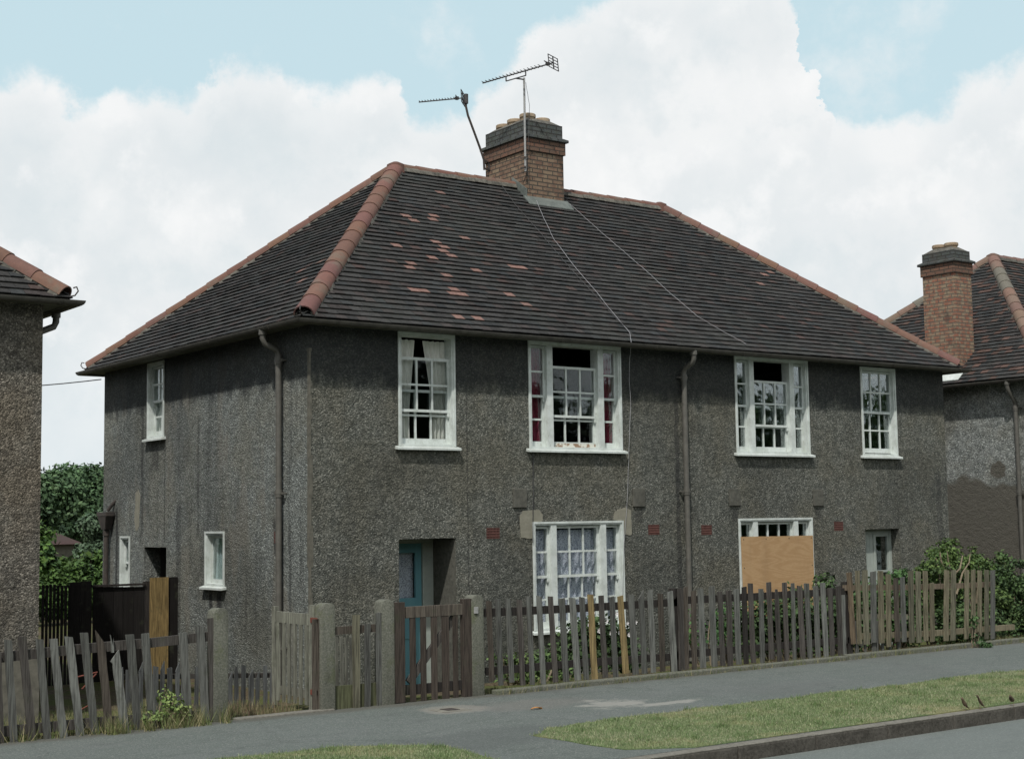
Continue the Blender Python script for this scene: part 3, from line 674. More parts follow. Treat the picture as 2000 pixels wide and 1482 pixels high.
def downpipe(house, T, u, ztop, zbot, collars, m='pipe', swan=0.0, r_=.042, d=-.075):
    """T frame: u along wall, d in front of the wall"""
    mb = MB(T); zt = EZ-.09
    mb.tube([(u+swan, -.31, zt+.02), (u+swan, -.31, zt-.05)], r_+.012, 12)
    mb.tube([(u+swan, -.31, zt-.05), (u+swan, -.31, zt-.10), (u+swan*.8, -.285, zt-.16), (u+swan*.2, d-.03, ztop+.12), (u, d, ztop+.06), (u, d, ztop)], r_-.002, 12)
    mb.tube([(u, d, ztop+.02), (u, d, zbot)], r_, 14)
    p = mb.build('downpipe', M[m], house, smooth=True)
    for z in collars:
        c = MB(T); c.tube([(u, d, z-.05), (u, d, z+.05)], r_+.010, 14); c.tube([(u, d, z-.012), (u, d, z+.012)], r_+.016, 14)
        c.bar((u-.085, d+.02, z), (u+.085, d+.02, z), .03, .03, side=(0, 0, 1)); c.tube([(u-.085, d+.03, z), (u-.085, 0.02, z)], .011, 8); c.tube([(u+.085, d+.03, z), (u+.085, 0.02, z)], .011, 8)
        c.build('pipe_collar', M[m], p, smooth=True)
    return p
def airbrick(house, T, u, z, w_=.225, h=.15, rows=4, cols=9):
    m = MB(T); m.box(u-w_/2, u+w_/2, .02, .05, z-h/2, z+h/2); 
    for r_ in range(rows+1):
        zz = z-h/2+h*r_/rows; m.box(u-w_/2, u+w_/2, -.004, .02, max(z-h/2, zz-.008), min(z+h/2, zz+.008))
    for c in range(cols+1):
        x = u-w_/2+w_*c/cols; m.box(max(u-w_/2, x-.006), min(u+w_/2, x+.006), -.002, .0195, z-h/2+.0085, z+h/2-.0085)
    m.build('air_brick', M['airbrick'], house)

# ------------------------------------------------------------------ main house
W, D = 13.0, 7.148
house = thing('house', (W/2, D/2, 0), 'dark grey pebbledashed semi-detached pair with hipped tiled roof and one central brick chimney', 'house', 'pebbledashed houses along the street')
LW1 = (3.59, 5.27, .66, 2.19); BW = (7.70, 9.39, .62, 2.19)
A1 = (1.355, 2.262, 3.25, 4.79); B1 = (3.56, 5.29, 3.25, 4.80); B2 = (7.71, 9.40, 3.25, 4.80); A2 = (10.74, 11.64, 3.25, 4.77)
D1 = (1.342, 2.268, 0.0, 2.0); D2 = (10.73, 11.62, 0.0, 1.985)
ABX = [(2.894, 2.054), (5.901, 2.056), (7.001, 2.035), (10.06, 2.05)]
abh = [(x-.1125, x+.1125, z-.075, z+.075) for x, z in ABX]
ZT = EZ-.055
wl = MB(); wall_grid(wl, 0, W, -.3, ZT, .28, [LW1, BW, A1, B1, B2, A2, D1, D2]+abh)
wl.add([(W,0,-.3),(W,D,-.3),(W,D,ZT),(W,0,ZT)], [(0,1,2,3)]); wl.add([(0,D,-.3),(W,D,-.3),(W,D,ZT),(0,D,ZT)], [(0,3,2,1)])
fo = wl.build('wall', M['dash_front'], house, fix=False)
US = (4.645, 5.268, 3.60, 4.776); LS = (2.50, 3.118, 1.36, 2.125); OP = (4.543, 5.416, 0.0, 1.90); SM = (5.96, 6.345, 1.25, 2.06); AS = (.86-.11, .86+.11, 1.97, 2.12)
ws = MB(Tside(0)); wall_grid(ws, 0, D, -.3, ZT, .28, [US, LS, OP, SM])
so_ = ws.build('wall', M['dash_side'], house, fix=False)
inn = MB()
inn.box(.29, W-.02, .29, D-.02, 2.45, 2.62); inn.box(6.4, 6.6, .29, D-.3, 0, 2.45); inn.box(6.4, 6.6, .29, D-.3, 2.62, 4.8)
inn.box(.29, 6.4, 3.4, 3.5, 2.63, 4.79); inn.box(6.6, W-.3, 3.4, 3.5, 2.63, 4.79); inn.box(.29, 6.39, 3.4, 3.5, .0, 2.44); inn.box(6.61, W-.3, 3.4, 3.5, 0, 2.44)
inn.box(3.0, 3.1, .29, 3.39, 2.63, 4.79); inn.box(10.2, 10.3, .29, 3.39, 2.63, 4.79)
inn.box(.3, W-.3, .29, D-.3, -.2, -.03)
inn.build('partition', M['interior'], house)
# porch recess walls of the first doorway, opened up behind the wall skin
pr = MB(); pr.box(1.262, 1.338, .281, .70, 0, 2.08); pr.box(2.262, 2.27, .016, .60, 0, 1.998); pr.box(2.272, 2.35, .281, .70, 0, 2.08); pr.box(1.338, 2.272, .281, .70, 2.004, 2.08); pr.box(1.27, 2.34, .0, .70, -.12, -.02)
pr.build('porch_lining', M['pad'], house)
# corner bead of smooth render
cb = MB(); zz = -.3; rg_ = random.Random(4)
while zz < 4.5:
    w1, w2 = rg_.uniform(.03, .07), rg_.uniform(.012, .05); h = rg_.uniform(.25, .6); zt_ = min(zz+h, 4.5)
    cb.box(-.007, w2, -.007, w1*.12, zz, zt_); cb.box(-.0072, .0, w1*.12, w1, zz, zt_)
    zz = zt_
cb.build('corner_render', M['smooth_render'], house)
hip_roof(house, 0, W, 0, D, 3, {'f': ORANGE_F, 'l': ORANGE_S}, skip=(5.97, 6.87))
eaves(house, 0, W, 0, D, 0, W)
ch = chimney(house, 6.01, 6.83, 3.20, 4.42, 7.3, 8.86, 9.17, [(6.25, 3.46, .165), (6.25, 3.83, .15), (6.60, 3.50, .14), (6.25, 4.17, .13), (6.60, 4.10, .13)], 'brick', 'brick_band')
fl = MB(); slope = RISE/HALF
def rz(y): return EZ+(y+OH)*slope
fl.hexa([(5.93, 3.02, rz(3.02)+.03), (6.91, 3.02, rz(3.02)+.03), (6.91, 3.198, rz(3.198)+.03), (5.93, 3.198, rz(3.198)+.03), (5.93, 3.02, rz(3.02)+.045), (6.91, 3.02, rz(3.02)+.045), (6.91, 3.198, rz(3.198)+.07), (5.93, 3.198, rz(3.198)+.07)])
fl.hexa([(5.985, 3.19, rz(3.19)), (6.008, 3.19, rz(3.19)), (6.008, 3.60, rz(3.57)), (5.985, 3.60, rz(3.57)), (5.985, 3.19, rz(3.19)+.20), (6.008, 3.19, rz(3.19)+.20), (6.008, 3.60, rz(3.57)+.16), (5.985, 3.60, rz(3.57)+.16)])
fl.build('flashing', M['lead'], ch)
# windows of the front
w1 = single(Idn, house, *A1, 'white sash window with cream curtains, its upper sash pulled down', drop=.27)
w2 = triple(Idn, house, *B1, 'white three-light sash window with wine red curtains and a peeling sill', drop=.28)
pl_ = MB(); pl_.box(4.06, 4.80, .014, .029, 3.282, 3.335); pl_.build('peeling_rail', M['peel'], w2)
w3 = triple(Idn, house, *B2, 'white three-light sash window with bare dark panes, upper sash lowered', drop=.31)
w4 = single(Idn, house, *A2, 'narrow white sash window at the far end, both sashes closed', drop=0, raise_=.02)
w5 = triple(Idn, house, *LW1, 'white three-light ground-floor window with blue and white lace curtains', drop=0)
w6 = triple(Idn, house, *BW, 'white three-light window boarded over with plywood', drop=0)
bd = MB(); bd.add([(7.735,-.045,.60),(9.365,-.045,.60),(9.365,-.030,.60),(7.735,-.030,.60),(7.715,-.045,1.915),(9.372,-.045,1.905),(9.372,-.030,1.905),(7.715,-.030,1.915)],
    [(0,3,2,1),(4,5,6,7),(0,1,5,4),(1,2,6,5),(2,3,7,6),(3,0,4,7)]); bd.build('plywood_board', M['ply'], house, label='orange-brown plywood sheet nailed over the ground-floor window'); ply_o = bpy.context.scene.objects['plywood_board']
for nx_ in (7.76, 8.27, 8.80, 9.33):
    for nz_ in (.95, 1.42, 1.87):
        if nz_ != 1.42 or nx_ in (7.76, 9.33): nl = MB(); nl.tube([(nx_, -.049, nz_), (nx_, -.040, nz_)], .009, 8); nl.build('nail', M['iron'], ply_o)
TS = Tside(0)
single(TS, house, *US, 'narrow white sash window high on the side wall', cols=2)
w7 = win_frame(TS, house, *LS, [], 'small white window low on the side wall', depth=.16); sash(TS, w7, LS[0]+.055, LS[1]-.055, LS[2]+.03, LS[3]-.05, .06, 1, 1)
w8 = single(TS, house, *SM, 'slim white sash window by the rear corner', cols=1, rows=1)
# curtains
curtain(Idn, 1.40, 1.72, 3.28, 4.72, .165, M['cream_cloth'], 'cream curtain on the left of the first upstairs window', folds=3, tie=.25)
curtain(Idn, 1.86, 2.24, 3.28, 4.72, .165, M['cream_cloth'], 'cream curtain on the right of the first upstairs window', folds=4, tie=.35, side=1)
curtain(Idn, 3.58, 4.0, 3.27, 4.74, .17, M['red_cloth'], 'wine red curtain in the left light of the wide upstairs window', folds=4, tie=.1)
curtain(Idn, 4.95, 5.27, 3.27, 4.74, .17, M['red_cloth'], 'wine red curtain in the right light of the wide upstairs window', folds=4, tie=.1, side=1)
curtain(Idn, 4.05, 4.22, 3.27, 4.10, .29, M['grey_cloth'], 'bluish grey cloth hanging behind the peeling upstairs window', folds=2, tie=.3)
curtain(Idn, 3.61, 5.25, .70, 2.08, .165, M['lace_cloth'], 'blue and white patterned lace curtain across the ground-floor window', folds=15)
curtain(Idn, 7.75, 7.92, 3.27, 4.0, .28, M['grey_cloth'], 'torn grey net hanging in the far left of the wide bare window', folds=2, tie=.3)
curtain(Idn, 8.15, 8.40, 3.27, 4.0, .28, M['grey_cloth'], 'torn grey net in the middle light of the wide bare window', folds=3, tie=.4)
curtain(Idn, 8.75, 9.36, 3.27, 4.1, .30, M['grey_cloth'], 'torn grey net in the right lights of the wide bare window', folds=4, tie=.3, side=1)
curtain(Idn, 10.79, 11.1, 3.27, 4.72, .26, M['grey_cloth'], 'grey net curtain inside the farthest upstairs window', folds=3, tie=.35)
curtain(TS, 2.56, 3.06, 1.40, 2.07, .140, M['net_cloth'], 'pale blue net curtain in the small side window', folds=5)
curtain(TS, 4.68, 5.25, 3.62, 4.73, .18, M['cream_cloth'], 'off-white curtain in the narrow upper side window', folds=4)
# first door
dm = MB(); x0, x1, zt_ = 1.44, 2.085, 1.93; y = .60
def door_panels(dm, x0, x1, y, z0, z1, rails):   # rails: list of horizontal members (za,zb); stiles .10
    dm.box(x0, x0+.10, y, y+.045, z0, z1); dm.box(x1-.10, x1, y, y+.045, z0, z1)
    for a, b in rails: dm.box(x0+.10, x1-.10, y, y+.045, a, b)
door_panels(dm, x0, x1, y, -.02, zt_, [(-.02, .18), (.62, .74), (1.00, 1.18), (1.80, zt_)])
dm.box(x0+.10, x1-.10, y+.018, y+.03, .18, .62); dm.box(x0+.10, x1-.10, y+.018, y+.03, .74, 1.00)
door = dm.build('door', M['teal'], house, bevel=.004, label='teal front door with a glazed upper panel')
g = MB(); g.box(x0+.10, x1-.10, y+.02, y+.026, 1.18, 1.80); g.build('door_glass', M['glass'], door)
g = MB(); g.box(x0+.08, x1-.08, y+.10, y+.11, 1.16, 1.82); g.build('door_net', M['lace_cloth'], door)
g = MB(); g.box(1.60, 1.74, y-.012, y, .865, .955); g.build('letter_plate', M['iron'], door)
g = MB(); g.tube([(1.985, y, .95), (1.985, y-.03, .95), (1.985, y-.045, .95), (1.985, y-.06, .95)], [.012, .012, .028, .018], 12); g.tube([(1.93, y, .96), (1.93, y-.01, .96)], .014, 10); g.build('door_knob', M['brass'], door, smooth=True)
g = MB(); g.box(1.344, 1.438, y-.03, y+.07, -.02, 1.99); g.box(2.087, 2.266, y-.03, y+.07, -.02, 1.99); g.box(1.438, 2.087, y-.03, y+.07, 1.932, 1.99); g.build('door_frame', M['grey_door'], house, bevel=.005)
# second door
dd = MB(); y = .175
g = MB(); g.box(10.732, 10.80, y, y+.08, -.02, 1.98); g.box(11.55, 11.618, y, y+.08, -.02, 1.98); g.box(10.80, 11.55, y, y+.08, 1.90, 1.98); g.box(11.14, 11.18, y, y+.08, -.02, 1.90)
df2 = g.build('door_frame', M['grey_door'], house, bevel=.005)
for k in range(4): dd.box(10.80+k*.085, 10.88+k*.085, y+.012, y+.045, -.02, 1.90)
d2 = dd.build('door', M['grey_door'], house, label='pale grey-green boarded front door beside a glazed light')
g = MB(); g.box(11.18, 11.215, y+.01, y+.055, -.02, 1.90); g.box(11.515, 11.55, y+.01, y+.055, -.02, 1.90)
for za, zb in ((-.02, .55), (1.235, 1.27), (1.855, 1.90)): g.box(11.215, 11.515, y+.01, y+.055, za, zb)
sdl = g.build('door_sidelight', M['grey_door'], house)
g = MB(); g.box(11.215, 11.515, y+.03, y+.034, .55, 1.235); g.box(11.215, 11.515, y+.03, y+.034, 1.27, 1.855); g.build('door_glass', M['glass'], sdl)
# side passage opening with a dark recessed door
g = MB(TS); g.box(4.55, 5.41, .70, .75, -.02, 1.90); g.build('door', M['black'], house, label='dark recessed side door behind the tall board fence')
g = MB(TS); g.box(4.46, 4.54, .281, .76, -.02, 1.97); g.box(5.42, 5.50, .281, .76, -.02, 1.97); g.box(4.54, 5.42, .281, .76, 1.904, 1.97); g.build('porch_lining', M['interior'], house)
# pipes
downpipe(house, Idn, 6.535, 4.42, .05, [4.40, 2.63, .6])
downpipe(house, TS, .72, 4.42, .0, [4.40, 2.63, .6])
hp = MB(TS); hp.box(6.60, 7.0, -.17, -.01, 2.40, 2.47); hp.hexa([(6.72,-.13,2.18),(6.90,-.13,2.18),(6.90,-.03,2.18),(6.72,-.03,2.18),(6.62,-.165,2.40),(6.98,-.165,2.40),(6.98,-.015,2.40),(6.62,-.015,2.40)])
h_ = hp.build('rainwater_hopper', M['iron'], house, bevel=.006)
hp = MB(TS); hp.tube([(6.80,-.08,2.2),(6.80,-.08,0)], .042, 12); hp.tube([(6.80,-.08,2.08),(6.80,-.08,2.16)], .054, 12); hp.tube([(6.72,-.09,2.49),(6.66,-.03,2.60),(6.62,.02,2.66)], .03, 8); hp.build('waste_pipe', M['iron'], h_, smooth=True)
for (x, z) in ABX: airbrick(house, Idn, x, z)
airbrick(house, TS, .88, 2.05)
for (x, z) in ((3.37, 2.56), (5.61, 2.56), (7.63, 2.56), (9.57, 2.545)):
    g = MB(); g.box(x-.125, x+.115, -.030, .0, z-.155, z+.12); g.build('concrete_pad', M['pad'], house, bevel=.01)
def blobpatch(pts, name='cement_patch', T=Idn, dz=-.008):
    g = MB(T); n = len(pts); cx_ = sum(p[0] for p in pts)/n; cz_ = sum(p[1] for p in pts)/n
    vs = [(p[0], dz, p[1]) for p in pts]+[(p[0], 0.0, p[1]) for p in pts]; fs = [tuple(range(n))]+[(i, (i+1) % n, n+(i+1) % n, n+i) for i in range(n)]
    g.add(vs, fs); g.build(name, M['patch'], house)
def rp(pts, r_=.02, k=3):
    out = []; n = len(pts)
    for i in range(n):
        a, b = np.array(pts[i]), np.array(pts[(i+1) % n])
        for j in range(k): out.append(tuple(a+(b-a)*j/k+np.array([rg_.uniform(-r_, r_), rg_.uniform(-r_, r_)])))
    return out
blobpatch(rp([(3.37,1.98),(3.36,2.28),(3.42,2.36),(3.70,2.38),(3.78,2.30),(3.76,2.205),(3.582,2.20),(3.575,1.96)], .008))
blobpatch(rp([(5.10,2.205),(5.12,2.32),(5.20,2.37),(5.34,2.40),(5.45,2.36),(5.46,2.04),(5.44,1.98),(5.292,1.99),(5.285,2.205)], .008))
blobpatch(rp([(5.60,2.22),(5.57,2.68),(5.64,2.80),(5.76,2.74),(5.78,2.3),(5.72,2.15)], .02), T=TS, dz=-.005)
bpy.data.objects[-1] if False else None

# ------------------------------------------------------------------ neighbour houses
XL = -3.50
lh = thing('house', (XL-6.5, D/2, 0), 'brown pebbledashed house cut off by the left edge of the frame', 'house', 'pebbledashed houses along the street')
g = MB(); wall_grid(g, XL-13, XL, -.3, ZT, .28, [(XL-4.2, XL-3.3, 3.25, 4.79)]); g.add([(XL,0,-.3),(XL,D,-.3),(XL,D,ZT),(XL,0,ZT)], [(0,1,2,3)]); g.add([(XL-13,D,-.3),(XL,D,-.3),(XL,D,ZT),(XL-13,D,ZT)], [(0,3,2,1)]); g.add([(XL-13,0,-.3),(XL-13,D,-.3),(XL-13,D,ZT),(XL-13,0,ZT)], [(0,3,2,1)])
g.build('wall', M['dash_left'], lh, fix=False)
g = MB(); g.box(XL-12.98, XL+.012, -.015, D, -.3, .74); g.build('plinth', M['smooth_render'], lh)
hip_roof(lh, XL-13, XL, 0, D, 9, None); eaves(lh, XL-13, XL, 0, D, 0, 0)
single(Idn, lh, XL-4.2, XL-3.3, 3.25, 4.79, 'white sash window of the left house')
TR = lambda u, d, z: (XL-d, u, z)
downpipe(lh, TR, .45, 4.42, .0, [4.40, 2.63])
XR = 16.12
rh = thing('house', (XR+6.5, D/2, 0), 'pale grey pebbledashed house with slim brick chimney at the right edge', 'house', 'pebbledashed houses along the street')
g = MB(Tside(XR)); wall_grid(g, 0, D, -.3, ZT, .28, []); g.build('wall', M['dash_right'], rh, fix=False)
g = MB(); wall_grid(g, XR, XR+13, -.3, ZT, .28, [(XR+1.35, XR+2.26, 3.25, 4.79)]); g.add([(XR+13,0,-.3),(XR+13,D,-.3),(XR+13,D,ZT),(XR+13,0,ZT)], [(0,1,2,3)]); g.add([(XR,D,-.3),(XR+13,D,-.3),(XR+13,D,ZT),(XR,D,ZT)], [(0,3,2,1)]); g.build('wall', M['dash_right'], rh, fix=False)
single(Idn, rh, XR+1.35, XR+2.26, 3.25, 4.79, 'white sash window of the right house')
hip_roof(rh, XR, XR+13, 0, D, 21, None, hipred=(0.20, 0.125, 0.095), stain=lambda n, i: n == 'hip_tiles' and i in (10, 11, 12)); eaves(rh, XR, XR+13, 0, D, 0, 0)
chimney(rh, 16.14, 16.70, 2.0, 2.80, 5.0, 7.42, 7.68, [(16.42, 2.25, .17), (16.42, 2.56, .17)], 'brick_red', 'brick_band')
downpipe(rh, Tside(XR), .62, 4.30, 0, [4.28, 2.63])
g = MB(); g.box(15.90, 16.02, 1.95, 2.45, 4.935, 4.955); 
g = MB(); s_ = RISE/HALF
g.hexa([(15.92, 1.85, EZ+.04*s_+.035), (16.12, 1.85, EZ+.24*s_+.035), (16.12, 2.35, EZ+.24*s_+.035), (15.92, 2.35, EZ+.04*s_+.035), (15.92, 1.85, EZ+.04*s_+.05), (16.12, 1.85, EZ+.24*s_+.05), (16.12, 2.35, EZ+.24*s_+.05), (15.92, 2.35, EZ+.04*s_+.05)])
g.build('white_patch', M['white'], rh)

# ------------------------------------------------------------------ aerials and cables
ae = thing('television_aerial', (5.93, 3.12, 8.2), 'long straight television aerial on a pale steel pole strapped to the chimney corner', 'aerial', 'television aerials on the chimney')
g = MB(); g.tube([(5.935, 3.13, 8.23), (5.93, 3.12, 9.88)], .019, 10); g.build('mast', M['steel'], ae, smooth=True)
def aerial(parent, p0, p1, mount, ndir, elen, refl):
    a = Vector(p0); b = Vector(p1); t = (b-a).normalized(); s_ = t.cross(Vector((0,0,1))).normalized(); v = s_.cross(t).normalized()
    g = MB(); g.bar(a, b, .018, .018); bo = g.build('boom', M['darksteel'], parent)
    e = MB(); L = (b-a).length
    for i in range(ndir):
        c = a+t*(L*(i+.3)/ndir*.86); l = elen*(.75+.25*i/ndir); e.bar(c-s_*l/2+v*.012, c+s_*l/2+v*.012, .009, .009, side=(0,0,1))
    e.build('director_rods', M['darksteel'], parent)
    r_ = MB(); c = b+t*.01
    for k in range(-2, 3):
        if k == 0 and not refl: continue
        q_ = c+v*k*.055; r_.bar(q_-s_*.17, q_+s_*.17, .011, .011, side=(0,0,1))
    for k in (-1, 1): r_.bar(c+s_*k*.165-v*.115, c+s_*k*.165+v*.115, .012, .012)
    r_.bar(c-v*.115, c+v*.115, .016, .016); r_.build('reflector', M['darksteel'], parent)
    d_ = MB(); q_ = b-t*.10; d_.box(q_.x-.03, q_.x+.03, q_.y-.03, q_.y+.03, q_.z-.02, q_.z+.035); d_.bar(q_-s_*.12+v*.03, q_+s_*.12+v*.03, .016, .016, side=(0,0,1)); d_.build('dipole_box', M['darksteel'], parent, bevel=.006)
aerial(ae, (5.47, 3.72, 9.86), (6.02, 2.42, 9.98), None, 17, .16, True)
g = MB(); t0 = Vector((5.47, 3.72, 9.86)); t1 = Vector((6.02, 2.42, 9.98)); dd_ = t1-t0; c0 = Vector((5.93, 3.12, 9.86)) 
q0 = t0+dd_*.34; q1 = t0+dd_*.62
for q in (q0, q1): g.bar(q, q-Vector((0,0,.09)), .016, .016)
g.bar(q0-Vector((0,0,.085)), q1-Vector((0,0,.085)), .016, .016); m_ = (q0+q1)/2-Vector((0,0,.085)); g.bar(m_, (5.93, 3.12, 9.85), .02, .02); g.build('boom_cradle', M['darksteel'], ae)
g = MB()
for z in (8.30, 8.47): g.bar((5.90, 3.10, z), (6.04, 3.22, z), .03, .03, side=(0,0,1)); g.bar((5.88, 3.20, z), (6.00, 3.12, z), .02, .025, side=(0,0,1))
g.build('wall_bracket', M['iron'], ae)
ae2 = thing('television_aerial', (5.95, 4.40, 8.2), 'bent rusty pole with a short television aerial leaning out left of the chimney', 'aerial', 'television aerials on the chimney')
YA = 4.30
pp = [atY(x, y, YA) for x, y in ((946,332),(945,312),(937,288),(926,258),(914,226),(910,208),(910,192))]
g = MB(); g.tube([tuple(p) for p in pp], .021, 10); g.build('mast', M['iron'], ae2, smooth=True)
top = pp[-1]; zt2 = top[2]+.02
pa = atY(818, 200, YA+.55); pb = atY(903, 192, YA)
aerial(ae2, tuple(pa), tuple(pb), None, 13, .14, False)
g = MB(); g.tube([tuple(top-np.array([0,0,.10])), tuple(top+np.array([0,0,.07]))], .042, 10); g.build('mast_clamp', M['darksteel'], ae2, smooth=True)
g = MB(); q = pp[0]
for dz in (.02, .16): g.bar((q[0], q[1], q[2]+dz), (6.02, 4.30, q[2]+dz), .03, .03, side=(0,0,1))
g.bar((6.0, 4.30, q[2]), (6.0, 4.30, q[2]+.2), .05, .012, side=(0,1,0)); g.build('wall_bracket', M['iron'], ae2)
nr = Vector((0, -slope, 1)).normalized(); o_r = Vector((0, -OH, EZ))
def on_roof(px, py, h=.045):
    d = Vector(ray(px, py)); c = Vector(CAM); return c+d*((o_r-c).dot(nr)/d.dot(nr)) + nr*h
def cable(pts, r_, m, label):
    P_ = [Vector(p) for p in pts]; out = []
    for i in range(len(P_)-1):
        for k in range(4): t_ = k/4; out.append(P_[i].lerp(P_[i+1], t_)+Vector((random.uniform(-.004,.004), random.uniform(-.002,.002), random.uniform(-.004,.004))))
    out.append(P_[-1]); g = MB(); g.tube(out, r_, 6); o = g.build('aerial_cable', m, None, smooth=True); prop(o, label, 'cable', 'aerial cables over the roof')
c1 = [on_roof(x, y) for x, y in ((1046,396),(1060,430),(1080,472),(1120,525),(1165,578),(1205,628),(1228,655))]
c1 += [Vector(atY(x, y, -.36)) for x, y in ((1233,668),)] + [Vector(atY(x, y, -.06)) for x, y in ((1230,700),(1229,745),(1232,790),(1230,832))] + [Vector(atY(x, y, -.03)) for x, y in ((1228,900),(1224,990),(1219,1060),(1216,1165))]
cable(c1, .0035, M['cable'], 'pale cable running from the chimney foot down roof and front wall')
cable([on_roof(x, y) for x, y in ((1108,400),(1150,438),(1200,482),(1256,530),(1310,580),(1360,622),(1410,652),(1455,676))], .0032, M['cable'], 'thin cable slanting right across the roof towards the bare windows')
cable([on_roof(x, y) for x, y in ((975,362),(1005,405),(1050,455),(1100,515),(1150,570),(1200,625),(1236,660))], .0035, M['cable_dark'], 'faint dark cable crossing the roof left of the pale one')
cable([Vector(atY(x, y, -.02)) for x, y in ((1041,878),(1042,940),(1041,1018))]+[Vector(atY(1041, 1060, -.04))], .006, M['cable_dark'], 'short dark cable between the upper and lower left windows')
cable([Vector((5.95,3.10,9.8)), Vector((5.99,3.06,9.4)), Vector((6.0,3.1,8.95)), Vector((5.97,3.12,8.3)), Vector((6.05,3.17,7.9))], .004, M['cable_dark'], 'thin cable hanging beside the straight aerial pole')
g = MB(); a = Vector((XL+.0, 6.6, 4.45)); b = Vector(atX(200, 741, 0)) + Vector((-.02, 0, 0)); pts_ = [a.lerp(b, k/10)-Vector((0,0,.10*math.sin(k/10*math.pi))) for k in range(11)]
g.tube(pts_, .009, 6); prop(g.build('overhead_wire', M['cable_dark'], None), 'thin wire strung between the left house and the grey pair', 'wire')

# ------------------------------------------------------------------ ground
PZ = .40
def sheet(name, poly, z, m, kind='structure', th=0.0):
    g = MB(); n = len(poly); g.add([(x, y, z) for x, y in poly], [tuple(range(n))]); o = g.build(name, m, None, fix=False)
    if o.data.polygons[0].normal.z < 0: o.data.flip_normals()
    return prop(o, kind=kind)
gx = [-150, -30] + [x*.5 for x in range(-24, 49)] + [60, 250]; gy = [-200, -40, -4.02, -4.0] + [-3.7+.3*i for i in range(16)] + [1.5, 3, 6, 10, 20, 60, 300]
g = MB(); vs = []
def gz(x, y):
    if y < -4.01: return .22
    if y < -.9: 
        s = min(1, (-.9-y)/2.6); return .03+(.375-.03)*(s*s*(3-2*s)) + .012*math.sin(x*3.1+y*2)+.01*math.sin(x*7.7-y*5)
    return .0+.01*math.sin(x*2.1+y)
for y in gy:
    for x in gx: vs.append((x, y, gz(x, y)))
nx = len(gx); fs = [(j*nx+i, j*nx+i+1, (j+1)*nx+i+1, (j+1)*nx+i) for j in range(len(gy)-1) for i in range(nx-1)]
g.add(vs, fs); o = g.build('ground', M['soil'], None, smooth=True, fix=False); prop(o, kind='structure')
sheet('pavement', [(-60,-8.17),(60,-8.17),(60,-4.0),(-60,-4.0)], PZ, M['pavement'])
sheet('road', [(-150,-8.28),(150,-8.28),(150,-40),(-150,-40)], .272, M['road'])
g = MB(); x = -40
kt = MB()
while x < 40:
    g.box(x, x+.905, -8.30, -8.16, .20, PZ-.012); kt.box(x+.002, x+.903, -8.296, -8.162, PZ-.0125, PZ-.002); x += .915
k_ = g.build('kerb', M['kerb'], None, bevel=.012); prop(k_, kind='structure')
kt = kt.build('kerb_top', M['kerb_top'], None, bevel=.004); kt.parent = k_
# verge grass
def wob(a, b, n, amp, seed):
    r_ = random.Random(seed); return [(a[0]+(b[0]-a[0])*i/n+r_.uniform(-amp, amp)*.5, a[1]+(b[1]-a[1])*i/n+r_.uniform(-amp, amp)) for i in range(n)]
VR = wob((-1.55,-6.78),(-1.20,-6.50),3,.03,1)+wob((-1.20,-6.50),(-.3,-6.40),5,.05,2)+wob((-.3,-6.40),(30,-6.38),90,.06,3)+[(30,-8.17)]+wob((30,-8.17),(-1.0,-8.17),40,.012,4)+wob((-1.0,-8.17),(-1.50,-7.9),3,.03,5)+wob((-1.50,-7.9),(-1.55,-6.78),5,.05,6)
VL = [(-30,-8.17),(-30,-6.2)]+wob((-30,-6.2),(-4.1,-6.14),50,.06,7)+wob((-4.1,-6.14),(-3.2,-6.16),5,.05,8)+wob((-3.2,-6.16),(-2.75,-6.40),4,.04,9)+wob((-2.75,-6.40),(-2.45,-6.75),4,.04,10)+wob((-2.45,-6.75),(-2.6,-8.17),5,.05,11)+[(-2.6,-8.17)]
def inpoly(P_, poly):
    x, y = P_[:, 0], P_[:, 1]; ins = np.zeros(len(P_), bool); n = len(poly)
    for i in range(n):
        x0_, y0_ = poly[i]; x1_, y1_ = poly[(i+1) % n]
        if y0_ == y1_: continue
        c = ((y0_ > y) != (y1_ > y)) & (x < (x1_-x0_)*(y-y0_)/(y1_-y0_)+x0_); ins ^= c
    return ins
def raw_mesh(name, V, Fq, C, m, parent=None, tri=False):
    o0 = origin(parent) if parent is not None else np.zeros(3)
    me = bpy.data.meshes.new(name); k = Fq.shape[1]
    me.vertices.add(len(V)); me.vertices.foreach_set('co', (V-o0).astype(np.float32).ravel())
    me.loops.add(Fq.size); me.loops.foreach_set('vertex_index', Fq.astype(np.int32).ravel())
    me.polygons.add(len(Fq)); me.polygons.foreach_set('loop_start', np.arange(0, Fq.size, k, dtype=np.int32))
    try: me.polygons.foreach_set('loop_total', np.full(len(Fq), k, dtype=np.int32))
    except Exception: pass
    me.update(calc_edges=True); me.validate()
    a = me.color_attributes.new('tint', 'FLOAT_COLOR', 'POINT'); CC = np.ones((len(V), 4), np.float32); CC[:, :3] = C; a.data.foreach_set('color', CC.ravel())
    me.materials.append(m); ob = bpy.data.objects.new(name, me); COL.objects.link(ob)
    if parent is not None: ob.parent = parent
    else: ob['org'] = (0.0, 0.0, 0.0)
    return ob
